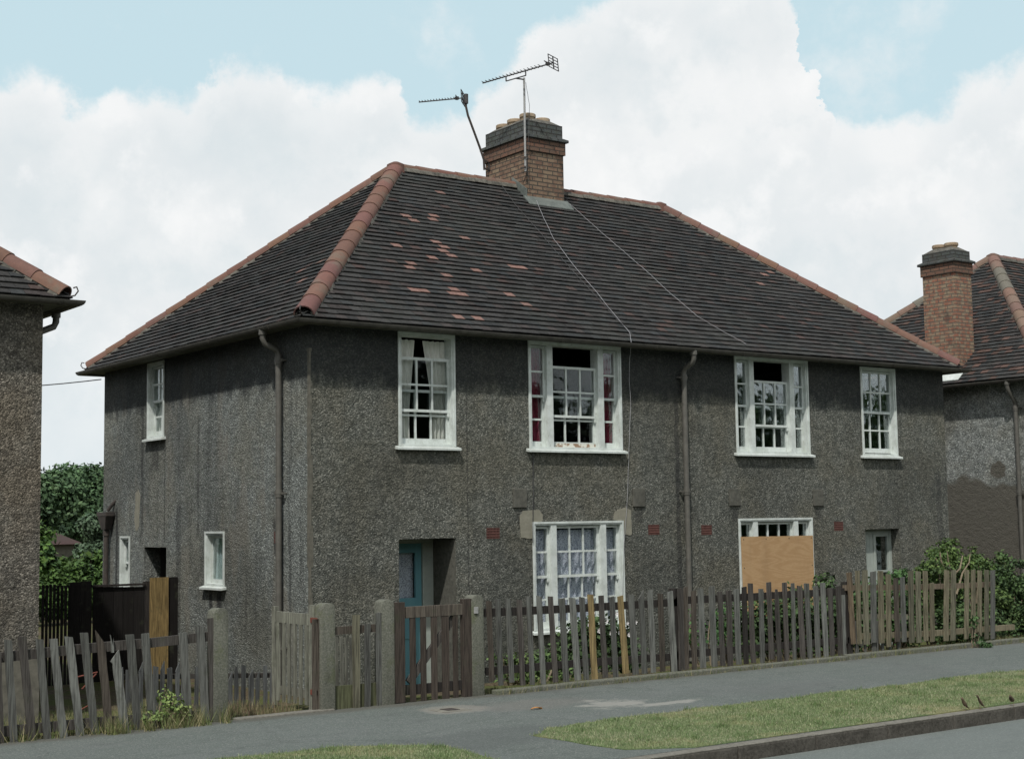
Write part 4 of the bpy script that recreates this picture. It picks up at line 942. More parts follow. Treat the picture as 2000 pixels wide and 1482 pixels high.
def blades(P_, hmin, hmax, wd, cols, lean=.5, seed=1):
    r_ = np.random.default_rng(seed); n = len(P_); h = r_.uniform(hmin, hmax, n); a = r_.uniform(0, 2*math.pi, n); la = r_.uniform(0, 2*math.pi, n); ll = r_.uniform(0, lean, n)*h
    V = np.zeros((n, 3, 3)); dx = np.cos(a)*wd/2; dy = np.sin(a)*wd/2
    V[:, 0] = P_+np.stack([dx, dy, 0*dx], 1); V[:, 1] = P_-np.stack([dx, dy, 0*dx], 1); V[:, 2] = P_+np.stack([np.cos(la)*ll, np.sin(la)*ll, h], 1)
    Fq = np.arange(n*3).reshape(n, 3); c = np.array(cols)[r_.integers(0, len(cols), n)]*r_.uniform(.7, 1.3, (n, 1)); return V.reshape(-1, 3), Fq, np.repeat(c, 3, 0)
for nm, poly, bx_, sd_, dens in (('right', VR, (-1.7, 9, -8.17, -6.3), 1, 5200), ('left', VL, (-6.5, -2.3, -8.17, -6.0), 2, 5200)):
    g = MB(); n = len(poly); g.add([(x, y, PZ-.02) for x, y in poly]+[(x, y, PZ+.007) for x, y in poly], [tuple(range(n, 2*n))]+[(i, (i+1) % n, n+(i+1) % n, n+i) for i in range(n)])
    o = g.build('verge', M['turf'], None); prop(o, kind='structure')
    area = (bx_[1]-bx_[0])*(bx_[3]-bx_[2]); N = int(area*dens)
    P_ = np.stack([rng.uniform(bx_[0], bx_[1], N), rng.uniform(bx_[2], bx_[3], N), np.full(N, PZ+.006)], 1); P_ = P_[inpoly(P_[:, :2]+rng.normal(0, .028, (N, 2)), poly)]
    pat = np.sin(P_[:, 0]*1.9+1)*np.sin(P_[:, 1]*2.7+P_[:, 0]*.7)+np.sin(P_[:, 0]*6.3+P_[:, 1]*4)*.35+rng.normal(0, .40, len(P_))+np.clip((-7.75-P_[:, 1])*2.2, -1, 1)*.5-.15
    V, Fq, C = blades(P_, .007, .024, .0060, [(.195,.25,.115),(.15,.21,.09),(.24,.285,.145),(.32,.32,.20)], .9, sd_+5)
    dry = np.repeat(pat > .38, 3); C[dry] = C[dry]*.4+np.array([.37,.355,.235])*.6
    tf_ = P_[(np.sin(P_[:, 0]*5.1+P_[:, 1]*9)+np.sin(P_[:, 0]*13-P_[:, 1]*7)+rng.normal(0, .5, len(P_))) > 1.9]
    V2, F2, C2 = blades(tf_, .025, .055, .006, [(.12,.19,.07),(.16,.23,.09)], .9, 9)
    F2 = F2+len(V); V = np.concatenate([V, V2]); Fq = np.concatenate([Fq, F2]); C = np.concatenate([C, C2])
    o = raw_mesh('grass', V, Fq, C, M['leaf']); prop(o, 'short mown grass on the verge, partly dried', 'grass', kind='stuff')

# ------------------------------------------------------------------ fences
FY = -4.0
GREY = (.112, .113, .104); LT = (.165, .168, .155); DK = (.075, .068, .062); VD = (.036, .032, .030); PU = (.090, .080, .073); BR = (.090, .076, .063)
YEL = (.315, .235, .115); TAN = (.170, .152, .104); ORG = (.165, .125, .085); OLV = (.150, .142, .102)
def picket(parent, xt, yt, xb, yb, wpx, col, Y=FY, th=.02, cut=0, name='picket', label=None, dy=-.035):
    a = atY(xb, yb, Y+dy); b = atY(xt, yt, Y+dy); wm = abs(atY(xb+wpx/2, yb, Y+dy)[0]-atY(xb-wpx/2, yb, Y+dy)[0])*1.0-th*.40; j = random.uniform(-.006, .006)
    z = lambda t: a+(b-a)*t
    ring = []; n = 7; vs = []; fs = []
    for k in range(n):
        t = k/(n-1); c = z(t); ww = wm*(1+random.uniform(-.04, .04)); bow = random.uniform(-.003, .003)
        l = -ww/2+bow; r_ = ww/2+bow; zl = zr = 0
        if k == n-1:
            if cut == 1: zl = -.10; 
            elif cut == 2: zr = -.10
            elif cut == 3: zl = -.16; l += ww*.0
            else: zl, zr = random.uniform(-.012, .004), random.uniform(-.012, .004)
            if cut == 4: l += ww*.3; r_ -= ww*.3
        if k == n-2 and cut == 1: pass
        for (u, dd, zo) in ((l, 0, zl), (r_, 0, zr), (r_, th, zr), (l, th, zl)): vs.append((c[0]+u, Y+dy+dd+j, c[2]+zo))
    for k in range(n-1):
        for i in range(4): i2 = (i+1) % 4; fs.append((k*4+i, k*4+i2, (k+1)*4+i2, (k+1)*4+i))
    fs += [(3,2,1,0), tuple((n-1)*4+i for i in range(4))]
    k_ = random.uniform(.78, 1.12); c = tuple(x*k_ for x in col); g = MB(); g.add(vs, fs, c)
    for t in (.80, .84): pass
    return g.build(name, M['wood'], parent, label=label)
def rail(parent, pts, h, col, Y=FY, th=.045, name='rail', dy=.0):
    g = MB(); P_ = [atY(x, y, Y+dy) for x, y in pts]
    for a, b in zip(P_, P_[1:]):
        g.hexa([(a[0], Y+dy, a[2]-h/2), (b[0], Y+dy, b[2]-h/2), (b[0], Y+dy+th, b[2]-h/2), (a[0], Y+dy+th, a[2]-h/2), (a[0], Y+dy, a[2]+h/2), (b[0], Y+dy, b[2]+h/2), (b[0], Y+dy+th, b[2]+h/2), (a[0], Y+dy+th, a[2]+h/2)], col)
    return g.build(name, M['wood'], parent)
def cpost(px0, px1, pyt, pyb, label, Y=FY-.04):
    a = atY(px0, pyb, Y); b = atY(px1, pyb, Y); t = atY((px0+px1)/2, pyt, Y); x = (a[0]+b[0])/2; wd = .155
    g = MB(); z0, z1 = PZ-.1, t[2]; y0 = Y; seg = 6; y1 = Y+.15
    vs = []; fs = []
    for yy, k in ((y0, 1), (y1, 1)):
        prof = [(-wd/2, z0), (-wd/2, z1-.06)] + [(-wd/2+wd*.5*(1-math.cos(math.pi*i/seg)), z1-.06+.06*math.sin(math.pi*i/seg)**.6) for i in range(1, seg)] + [(wd/2, z1-.06), (wd/2, z0)]
        for (u, z) in prof: vs.append((x+u, yy, z))
    n = len(prof); fs = [tuple(range(n)), tuple(range(2*n-1, n-1, -1))]+[(i, n+i, n+(i+1) % n, (i+1) % n) for i in range(n)]
    g.add(vs, fs); o = g.build('concrete_post', M['concrete'], None, bevel=.014, smooth=True); prop(o, label, 'post', 'concrete gate posts'); return x
P1 = cpost(413, 450, 1187, 1410, 'mossy concrete gate post at the end of the leaning left fence')
P2 = cpost(628, 657, 1177, 1388, 'concrete gate post with rust stains next to the open pale gate')
P3 = cpost(745, 774, 1170, 1378, 'concrete gate post on the left of the dark closed gate')
P4 = cpost(921, 950, 1161, 1362, 'concrete gate post with green algae right of the dark closed gate')
# left leaning fence
fl_ = thing('picket_fence', (-5, FY, PZ), 'leaning grey picket fence with one broken picket in front of the left house', 'fence')
s = lambda x, y: (x/4.444, 1150+y/4.444)
for (a, b, c, d, wd, col, cut) in [(-20,560,5,1360,75,DK,0),(72,435,125,1335,72,GREY,3),(195,410,285,1325,78,DK,0),(345,435,415,1310,72,GREY,0),(465,430,555,1300,75,LT,0),(600,410,700,1280,76,LT,0),
        (730,370,825,1260,74,GREY,0),(865,355,950,1240,74,BR,2),(990,395,1090,1230,76,LT,5),(1130,385,1205,1215,76,GREY,0),(1260,378,1330,1200,74,GREY,0),(1590,370,1640,1150,76,GREY,0),(1740,320,1790,1140,74,GREY,0),(1840,250,1862,1140,74,DK,0)]:
    x1, y1 = s(a, b); x2, y2 = s(c, d)
    if cut == 5:
        picket(fl_, x1+1.5, y1+30, x2, y2, wd/4.444, col, cut=1, label='broken pale grey picket split to a point'); picket(fl_, x1-3.5, y1, x1-2.0, y1+35, 6.5, col, cut=2, name='splinter')
    else: picket(fl_, x1, y1, x2, y2, wd/4.444, col, cut=(0 if cut == 3 else cut))
for k in range(1, 6):    # beyond the left edge
    picket(fl_, -10-k*30, 1262+k*4, 2-k*30, 1462+k*4, 17, random.choice([GREY, DK, LT]))
rail(fl_, [(-180, 1300), s(0, 595), s(700, 520), s(1300, 468), s(1830, 410)], .085, DK); rail(fl_, [(-180, 1450), s(0, 1240), s(800, 1160), s(1830, 1090)], .085, DK)
# short stretch between second and third post
s4 = lambda x, y: (430+x/3.774, 1150+y/3.774)
ms = thing('picket_fence', (-1.5, FY, PZ), 'short gappy stretch of picket fence between two concrete gate posts', 'fence')
for (a, b, c, d, wd, col) in [(1005,185,1010,885,55,OLV),(1090,250,1090,880,45,GREY),(1178,175,1185,880,58,GREY)]: picket(ms, *s4(a, b), *s4(c, d), wd/3.774, col)
rail(ms, [s4(850, 308), s4(1220, 282)], .075, BR); g = MB(); a = atY(*s4(855, 890), FY); b = atY(*s4(1225, 870), FY); t = atY(*s4(855, 715), FY)
g.box(a[0], b[0], FY+.0, FY+.03, PZ-.02, t[2], (.10,.105,.06)); g.build('gravel_board', M['wood'], ms)
br = MB(); a = atY(*s4(690, 200), FY); b = atY(*s4(760, 880), FY); br.box(a[0], b[0]-.0, FY+.01, FY+.04, PZ+.0, a[2]-.03, BR); br.build('hanging_stile', M['wood'], ms)
# open pale gate, swung inwards: lies in the plane x = const
og = thing('garden_gate', (-2.1, -3.55, PZ), 'pale slatted wooden gate standing open between concrete posts', 'gate')
TG = lambda u, d, z: (-2.10+d, u, z); ya, yb = -3.89, -3.02; c = (.205, .205, .168)

g = MB(TG); g.box(ya, ya+.08, 0, .045, .40, 1.42, c); g.build('stile', M['wood'], og)
g = MB(TG); g.box(yb-.07, yb, 0, .045, .38, 1.38, c); g.build('stile', M['wood'], og)
g = MB(TG); g.box(ya+.08, yb-.07, .005, .040, 1.22, 1.33, c); g.build('top_rail', M['wood'], og); g = MB(TG); g.box(ya+.08, yb-.07, .020, .040, .50, .58, (.16,.155,.13)); g.build('bottom_rail', M['wood'], og)
ns = 6
for k in range(ns):
    u = ya+.08+(yb-ya-.15)*(k+.5)/ns; g = MB(TG); k_ = random.uniform(.8, 1.05); cc_ = tuple(x*k_ for x in c); g.box(u-.025, u+.025, -.001, .018, .42+random.uniform(0,.02), 1.219, cc_); g.build('slat', M['wood'], og)
for za in (1.25, .55): g = MB(TG); g.box(ya-.10, ya+.03, -.01, .0, za, za+.05); g.build('hinge', M['rust'], og)
# dark closed gate
dg = thing('garden_gate', (-.5, FY, PZ), 'dark brown closed wooden gate with diagonal brace in front of the teal door', 'gate')
DB = (.062, .050, .042); Yg = FY-.01
def gbox(px0, py0, px1, py1, name, th, dy, col=DB):
    a = atY(*s4(px0, py1), Yg+dy); b = atY(*s4(px1, py0), Yg+dy); g = MB(); g.box(a[0], b[0], Yg+dy, Yg+dy+th, a[2], b[2], col); return g.build(name, M['wood'], dg, bevel=.004)
gbox(1292, 95, 1362, 843, 'stile', .06, -.02); gbox(1798, 70, 1856, 795, 'stile', .06, -.02)
a = atY(*s4(1364, 165), Yg); b = atY(*s4(1796, 145), Yg); zt_ = (a[2]+b[2])/2
g = MB(); g.box(a[0], b[0], Yg-.01, Yg+.035, zt_-.065, zt_+.05, (.105,.09,.074)); g.build('top_rail', M['wood'], dg, bevel=.004)
zb_ = atY(*s4(1500, 735), Yg)[2]; g = MB(); g.box(a[0], b[0], Yg+.012, Yg+.05, zb_-.05, zb_+.05, VD); g.build('bottom_rail', M['wood'], dg)
p = atY(*s4(1400, 690), Yg); q = atY(*s4(1740, 200), Yg); g = MB(); g.bar((p[0], Yg+.032, p[2]), (q[0], Yg+.032, q[2]), .035, .075, DK, side=(0,1,0)); g.build('brace', M['wood'], dg)
for cx_, wd in ((1425, 36), (1503, 34), (1583, 36), (1666, 44), (1740, 28)):
    b_ = 832-(cx_-1400)*.07; a = atY(*s4(cx_-wd/2, b_), Yg-.012); c = atY(*s4(cx_+wd/2, 205), Yg-.012)
    k_ = random.uniform(.85, 1.2); g = MB(); g.box(a[0], c[0], Yg-.006, Yg+.008, a[2], zt_-.066, tuple(x*k_ for x in DB)); g.build('slat', M['wood'], dg)
g = MB(); a = atY(930, 1192, Yg-.03); g.box(a[0]-.03, a[0]+.02, Yg-.045, Yg-.02, a[2]-.03, a[2]+.04); g.build('latch', M['steel'], dg, bevel=.004)
# long grey fence
s1 = lambda x, y: (940+x/5, 1130+y/5); s2 = lambda x, y: (1320+x/5.556, 1100+y/5.556); s3 = lambda x, y: (1640+x/5.556, 1080+y/5.556)
gf = thing('picket_fence', (3, FY, PZ), 'long weathered grey picket fence with two fresh yellow pickets in front of the grey pair', 'fence')
for (a, b, c, d, wd, col) in [(80,215,110,1000,50,BR),(170,190,200,1040,50,GREY),(265,190,305,1010,50,GREY),(375,200,410,1040,50,PU),(465,170,505,1035,47,GREY),(570,165,615,1030,50,LT),(675,165,730,1010,50,PU),(790,185,835,1005,58,GREY),
     (890,180,945,990,60,LT),(990,175,1035,985,50,GREY),(1070,150,1115,988,56,YEL),(1170,155,1215,965,50,DK),(1280,170,1320,960,50,GREY),(1365,165,1420,925,56,YEL),(1465,150,1515,935,60,GREY),(1560,110,1600,925,50,GREY),
     (1655,105,1690,915,50,LT),(1755,145,1780,905,50,BR),(1850,120,1895,915,55,LT),(1950,95,1970,890,55,DK)]:
    picket(gf, *s1(a, b), *s1(c, d), wd/5, col, label='fresh yellow replacement picket' if col == YEL else None, cut=random.choice([0,0,0,1,2]) if col != YEL and random.random() < .25 else 0)
for (a, b, c, d, wd, col) in [(50,270,75,1140,52,DK),(112,250,128,1150,42,BR),(200,290,212,1150,50,BR),(275,265,305,1135,60,LT),(390,240,425,1120,62,GREY),(485,300,520,1110,50,DK),(580,290,600,1110,55,PU),(660,280,690,1095,55,LT),
     (745,250,770,1090,50,VD),(815,215,850,1080,52,PU),(930,270,950,1080,48,GREY),(1010,200,1045,1040,50,PU),(1095,270,1130,1070,45,DK),(1185,205,1215,1060,47,PU),(1275,210,1300,1055,36,GREY),(1350,240,1390,1045,52,PU),
     (1424,210,1465,1030,50,GREY),(1525,235,1555,1020,52,GREY),(1600,200,1640,1010,50,LT),(1680,255,1712,1000,48,DK),(1768,240,1795,1000,48,DK),(1825,340,1842,1000,38,LT)]:
    picket(gf, *s2(a, b), *s2(c, d), wd/5.556, col, cut=4 if a == 1095 else 0)
for k, (px, py) in enumerate([s1(1905, 95), s2(1870, 200)]):
    a = atY(px, py, FY); g = MB(); g.box(a[0]-.045, a[0]+.045, FY+.0, FY+.09, PZ, a[2], VD); g.build('post', M['wood'], gf)
rail(gf, [s1(0, 335), s1(1000, 285), s1(1990, 225)], .085, VD); rail(gf, [s2(0, 405), s2(900, 358), s2(1880, 300)], .085, VD)
rail(gf, [s1(60, 905), s1(1000, 820), s1(1990, 755)], .08, VD); rail(gf, [s2(0, 995), s2(900, 915), s2(1880, 830)], .08, VD)
# taller brown fence
bf = thing('picket_fence', (7, FY, PZ), 'taller light brown picket fence with gaps in front of the hedge', 'fence')
for (a, b, c, d, wd, col) in [(112,205,160,985,52,ORG),(198,190,225,985,46,TAN),(280,180,300,990,56,OLV),(372,195,380,970,58,GREY),(445,190,462,975,54,TAN),(535,225,540,1015,52,TAN),(612,260,632,960,48,BR),(682,260,705,960,48,GREY),
     (775,190,790,970,54,OLV),(855,190,862,970,52,OLV),(932,190,940,950,48,TAN),(1002,320,1012,960,46,TAN),(1172,180,1165,950,52,TAN),(1240,180,1235,945,50,OLV),(1385,175,1380,930,44,TAN),(1455,175,1455,915,44,TAN),
     (1525,180,1525,930,42,TAN),(1600,180,1600,930,44,OLV),(1665,180,1665,930,44,GREY)]:
    picket(bf, *s3(a, b), *s3(c, d), wd/5.556, col, dy=-.05)
for (x, y0, y1, wd) in ((192,985,1095,34),(282,985,1090,22),(372,980,1080,38),(412,980,1070,24),(472,985,1068,26),(556,1010,1060,24),(650,960,1050,28)): picket(bf, *s3(x, y0-250), *s3(x+2, y1), wd/5.556, GREY, name='old_picket', dy=-.02)
rail(bf, [s3(60, 375), s3(700, 372), s3(1400, 350), s3(1690, 335)], .07, (.17,.135,.10), dy=-.012, th=.05); rail(bf, [s3(150, 905), s3(1040, 868), s3(1900, 800)], .075, (.20,.175,.12), dy=-.012, th=.05); rail(bf, [s3(220, 690), s3(740, 690)], .07, (.22,.21,.16), dy=.05, th=.03)
a = atY(*s3(60, 340), FY)
# coping kerb under the fences
def edging(px0, px1, label, h0=.05, Y0=-4.14):
    g = MB(); xa = atY(px0, 1320, Y0)[0]; xb = atY(px1, 1280, Y0)[0]; x = xa
    while x < xb:
        l = min(.91, xb-x); zt_ = PZ+h0+random.uniform(-.004, .004); g.box(x, x+l-.004, Y0, Y0+.12, PZ-.05, zt_); x += l
    o = g.build('edging_kerb', M['concrete'], None, bevel=.014); return prop(o, label, 'kerb edging', 'concrete edging under the fences')
edging(972, 1655, 'rough concrete edging under the grey picket fence')
edging(1662, 2140, 'rough concrete edging under the brown fence and hedge', .06)
g = MB(); a = atZ(468, 1404, PZ); b = atZ(690, 1384, PZ); g.hexa([(-3.0,-4.06,PZ-.05),(-1.95,-4.06,PZ-.05),(-1.95,-3.93,PZ-.05),(-3.0,-3.93,PZ-.05),(-3.0,-4.06,PZ+.012),(-1.95,-4.06,PZ+.018),(-1.95,-3.93,PZ+.018),(-3.0,-3.93,PZ+.012)])
prop(g.build('threshold', M['kerb_top'], None, bevel=.008), 'pale stone threshold strip in the open gateway', 'threshold')
# dark tall fence between the houses
tf = thing('board_fence', (-1.7, 4.1, 0), 'tall black board fence with one yellow plank between the two houses', 'fence')
Yt = 4.1; x = XL; k = 0
def tb(px0, px1, pt, col, name='board', th=.022, dy=0.0):
    a = atY(px0, pt, Yt+dy); b = atY(px1, pt, Yt+dy); g = MB(); g.box(a[0]+.004, b[0]-.004, Yt+dy, Yt+dy+th, -.05, a[2], col); return g.build(name, M['wood'], tf)
xs = 82
VB = (.013, .0115, .011)
while xs < 136: tb(xs, xs+5.6, 1142+random.uniform(-1.5, 1.5), (lambda q_: tuple(v*q_ for v in VB))(random.uniform(.6, 1.6))); xs += 7.4
for a_, b_, t_ in ((136,158,1137),(158,180,1135),(182,202,1146),(202,222,1146),(222,241,1146),(241,262,1146),(262,282,1146)): tb(a_, b_, t_, (lambda q_: tuple(v*q_ for v in VB))(random.uniform(.8, 1.5)), dy=.005)
g = MB(); a = atY(180, 1145, Yt-.02); b = atY(284, 1147, Yt-.02); g.box(a[0], b[0], Yt-.03, Yt+.04, a[2]-.01, a[2]+.02, (.035,.03,.028)); g.build('capping', M['wood'], tf)
tb(283, 296, 1135, (.04,.035,.033), 'post', .09); tb(293, 330, 1128, (.235,.165,.072), 'plank', .022, -.03).__setitem__('label', 'fresh yellow-brown plank'); tb(330, 348, 1127, VB, 'post', .08)
g = MB(); g.box(-.53, -.0, Yt+.0, Yt+.02, -.05, 1.36, VB) if False else None
# low palings in the side passage
lf = thing('low_paling_fence', (-2.3, -2.3, .2), 'low rotten grey paling fence crossing the side passage', 'fence')
px = 236
while px < 548:
    h = 1296+random.uniform(-6, 10)
    if px > 440: h += 6
    if random.random() < .9: picket(lf, px, h, px+random.uniform(-2, 3), h+110, random.uniform(8, 11), (lambda q_: tuple(v*q_ for v in (.12,.125,.125)))(random.uniform(.6, 1.0)), Y=-2.3, cut=random.choice([4,4,0,1]))
    px += random.uniform(11, 16)
rail(lf, [(236, 1322), (548, 1318)], .05, DK, Y=-2.3); rail(lf, [(236, 1385), (548, 1380)], .05, DK, Y=-2.3)
px = 658
while px < 694: picket(lf, px, 1243, px+2, 1345, 6.5, (.17,.17,.145), Y=-2.3, cut=0); px += 9
# ------------------------------------------------------------------ small things
g = MB(); g.hexa([(-1.27,-4.97,PZ-.02),(-.93,-4.97,PZ-.02),(-.93,-4.66,PZ-.02),(-1.27,-4.66,PZ-.02),(-1.26,-4.96,PZ+.006),(-.94,-4.96,PZ+.006),(-.94,-4.67,PZ+.006),(-1.26,-4.67,PZ+.006)])
cv_ = g.build('utility_cover', M['path'], None); prop(cv_, 'small square iron lid in a pale concrete surround on the pavement', 'utility cover')
g = MB(); g.box(-1.17,-1.03,-4.89,-4.74,PZ+.0055,PZ+.010); g.build('lid', M['iron'], cv_)
g = MB(); a = atZ(1048, 1385, PZ); cx_, cy_ = a[0], a[1]
vs = []; n = 9
for k in range(n):
    t = k/(n-1); wv = .022*math.sin(math.pi*t)+.002
    vs += [(cx_-.07+.14*t, cy_-wv, PZ+.012+.012*math.sin(t*3)), (cx_-.07+.14*t, cy_, PZ+.004+.010*math.sin(t*4)), (cx_-.07+.14*t, cy_+wv, PZ+.014+.01*math.sin(t*3))]
fs = []
for k in range(n-1): fs += [(k*3, k*3+3, k*3+4, k*3+1), (k*3+1, k*3+4, k*3+5, k*3+2)]
g.add(vs, fs); prop(g.build('fallen_leaf', M['dryleaf'], None, fix=False), 'curled orange dead leaf lying on the pavement', 'leaf')
def sparrow(px, py, ang, pitch, label, sc=1.0):
    c = atZ(px, py, PZ); t = thing('sparrow', (c[0], c[1], PZ), label, 'bird', 'sparrows on the kerb')
    spine = [(-.075,.000,.004,.5),(-.055,.004,.009,.5),(-.035,.012,.016,.8),(-.010,.022,.027,1),(.015,.032,.030,1),(.035,.046,.024,1),(.048,.060,.020,1),(.060,.066,.018,1),(.070,.067,.010,1),(.078,.065,.005,1),(.086,.063,.001,1)]
    g = MB(); vs = []; fs = []; seg = 12; ca, sa = math.cos(ang), math.sin(ang); cp, sp_ = math.cos(pitch), math.sin(pitch)
    for (x, z, r_, fl2) in spine:
        X = x*cp-(z)*sp_; Z = x*sp_+z*cp+.045
        for k in range(seg):
            a = 2*math.pi*k/seg; yy = math.cos(a)*r_*sc; zz = math.sin(a)*r_*fl2*sc; vs.append((c[0]+(X*sc)*ca-yy*sa, c[1]+(X*sc)*sa+yy*ca, PZ+Z*sc+zz*cp))
    for i in range(len(spine)-1):
        for k in range(seg): k2 = (k+1) % seg; fs.append((i*seg+k, i*seg+k2, (i+1)*seg+k2, (i+1)*seg+k))
    fs += [tuple(range(seg)), tuple((len(spine)-1)*seg+k for k in range(seg))]
    g.add(vs, fs); g.build('body', M['feather'], t, smooth=True)
    l = MB()
    for s_ in (-1, 1): l.tube([(c[0]-s_*.012*sa, c[1]+s_*.012*ca, PZ+.055*sc), (c[0]-s_*.012*sa, c[1]+s_*.012*ca, PZ+.0)], .002, 5); l.bar((c[0]-s_*.012*sa-.01*ca, c[1]+s_*.012*ca-.01*sa, PZ+.001), (c[0]-s_*.012*sa+.015*ca, c[1]+s_*.012*ca+.015*sa, PZ+.001), .003, .002)
    l.build('legs', M['twig'], t)
sparrow(1884, 1387, math.pi-.2, .42, 'small brown sparrow, leftmost of three by the kerb', .85)
sparrow(1914, 1384, math.pi-.5, .5, 'small brown sparrow, in the middle of the three by the kerb', .9)
sparrow(1977, 1377, math.pi+.3, .0, 'small dark sparrow apart from the other two at the right end', .8)
rf_ = thing('rusty_frame', (-3.2, -1.6, .3), 'broken red metal frame lying in the side passage behind the left fence', 'scrap frame')
g = MB()
for a, b in (((150,1318),(158,1385)), ((158,1385),(182,1372)), ((182,1372),(178,1322)), ((160,1345),(188,1315)), ((148,1322),(190,1312))):
    g.tube([tuple(atY(*a, -2.4)), tuple(atY(*b, -2.4))], .008, 6)
g.build('tube_frame', M['rust'], rf_, smooth=True)

# ------------------------------------------------------------------ vegetation
def leaves(name, blobs, n, size, cols, parent, seed, shell=.55, aspect=1.5, gap=0.0, m='leaf'):
    """blobs: list of (x,y,z,rx,ry,rz); leaf quads spread through clumps inside each blob"""
    r_ = np.random.default_rng(seed); B = np.array(blobs, float); vol = B[:, 3]*B[:, 4]*B[:, 5]; pick = r_.choice(len(B), n, p=(vol**.75)/np.sum(vol**.75))
    d = r_.normal(size=(n, 3)); d /= np.linalg.norm(d, axis=1)[:, None]; rad = (shell+(1-shell)*r_.uniform(0, 1, n)**.6)*(1+r_.normal(0, .09, n)); rad[r_.uniform(size=n) < .22] *= .6
    P_ = B[pick, :3]+d*rad[:, None]*B[pick, 3:6]
    ph = r_.uniform(0, 6, 6)
    mod = np.sin(P_[:, 0]*3.3/size*.12+ph[0])+np.sin(P_[:, 1]*3.1/size*.12+ph[1])+np.sin(P_[:, 2]*3.7/size*.12+ph[2])
    keep = mod+r_.normal(0, .6, n) > -1.6+gap; P_, d, mod, pick = P_[keep], d[keep], mod[keep], pick[keep]; n = len(P_)
    nrm = d*.7+r_.normal(size=(n, 3))*.55+np.array([0, 0, .45]); nrm /= np.linalg.norm(nrm, axis=1)[:, None]
    t1 = np.cross(nrm, r_.normal(size=(n, 3))); t1 /= np.linalg.norm(t1, axis=1)[:, None]; t2 = np.cross(nrm, t1)
    s_ = size*r_.uniform(.6, 1.25, n)[:, None]; a = t1*s_*.5*aspect; b = t2*s_*.5
    V = np.stack([P_-a, P_+b*.9, P_+a, P_-b*.9], 1).reshape(-1, 3); Fq = np.arange(n*4).reshape(n, 4)
    C = np.array(cols, float)[(pick*7+r_.integers(0, 2, n)) % len(cols)]*r_.uniform(.65, 1.35, (n, 1))*(1+.12*mod[:, None])
    return raw_mesh(name, V, Fq, np.repeat(C, 4, 0), M[m], parent)
def crown_blobs(c, R_, n, seed, k=.42, flat=1.0):
    r_ = random.Random(seed); out = []
    for i in range(n):
        th_ = r_.uniform(0, 2*math.pi); ph_ = math.acos(r_.uniform(-.75, 1)); q_ = r_.uniform(.45, .92)
        out.append((c[0]+R_[0]*q_*math.sin(ph_)*math.cos(th_), c[1]+R_[1]*q_*math.sin(ph_)*math.sin(th_), c[2]+R_[2]*q_*math.cos(ph_), R_[0]*k*r_.uniform(.7, 1.2), R_[1]*k*r_.uniform(.7, 1.2), R_[2]*k*r_.uniform(.6, 1.0)*flat))
    return out
def tree(x, y, z0, H, rad, label, seed, cols, n=14000, size=.22, nb=26, trunk=.22, kind='tree', gap=0.0, low=.35):
    t = thing(kind, (x, y, z0), label, 'tree'); r_ = random.Random(seed)
    bl = crown_blobs((x, y, z0+H*(low+(1-low)/2)), (rad, rad, H*(1-low)/2), nb, seed); leaves('crown', bl, n, size, cols, t, seed, gap=gap)
    g = MB(); base = Vector((x, y, z0-.1)); mid = Vector((x+r_.uniform(-.2, .2), y, z0+H*.45)); g.tube([base, base.lerp(mid, .5), mid, Vector((x, y, z0+H*.85))], [trunk, trunk*.8, trunk*.55, trunk*.12], 9)
    for b in bl[:12]: g.tube([base.lerp(mid, r_.uniform(.6, 1)), Vector(b[:3]).lerp(mid, .5)+Vector((0,0,-.1)), Vector(b[:3])], [trunk*.35, trunk*.2, trunk*.06], 6)
    g.build('trunk', M['bark'], t, smooth=True); return t
G1 = [(.065,.115,.052),(.08,.14,.062),(.05,.092,.045),(.10,.165,.072)]; G2 = [(.085,.155,.035),(.065,.125,.030),(.11,.185,.045),(.05,.10,.03)]; G3 = [(.075,.12,.065),(.095,.145,.085),(.06,.10,.055)]
def spot(px, py, Y): return atY(px, py, Y)
q = spot(150, 915, 46); tree(q[0]+.1, 46, 0, q[2]+.25, 2.9, 'big dark green tree rising in the gap between the left houses', 5, G1, 38000, .15, 60, .3, low=.12, gap=.45)
q = spot(100, 945, 44); tree(q[0]-1.0, 44, 0, q[2]+.3, 1.9, 'smaller dark tree joined to the left of the big one', 6, G1, 14000, .17, 20, .25, low=.12)
q = spot(196, 1010, 30); tree(q[0]+.2, 30, 0, q[2]+.1, 1.1, 'grey-green bushy tree beside the rear corner of the grey pair', 7, G3, 9000, .11, 18, .12, low=.1)
q = spot(180, 1070, 20); tree(q[0], 20, 0, q[2]+.15, .85, 'bright green young fruit tree behind the tall board fence', 8, G2, 6500, .105, 20, .08, low=.1, gap=.35)
q = spot(105, 1020, 19); tree(q[0]-.15, 19, 0, q[2]+.1, .80, 'bright green sapling with open crown near the left house', 9, G2, 4200, .105, 16, .07, low=.1, gap=.6)
q = spot(125, 1108, 17); t = thing('shrub', (q[0], 17, 0), 'leafy green shrubs massed just above the tall board fence', 'shrub'); leaves('foliage', [(q[0]+a*.45, 17+.1*a, .75+.1*math.sin(a*2), .42, .4, .62) for a in range(-3, 4)], 9000, .09, G2+G3, t, 4)
g = MB()
for k in range(-3, 4): g.tube([(q[0]+k*.45, 17+.1*k, 0), (q[0]+k*.45+.1, 17, .9)], .02, 6)
g.build('stem', M['twig'], t)
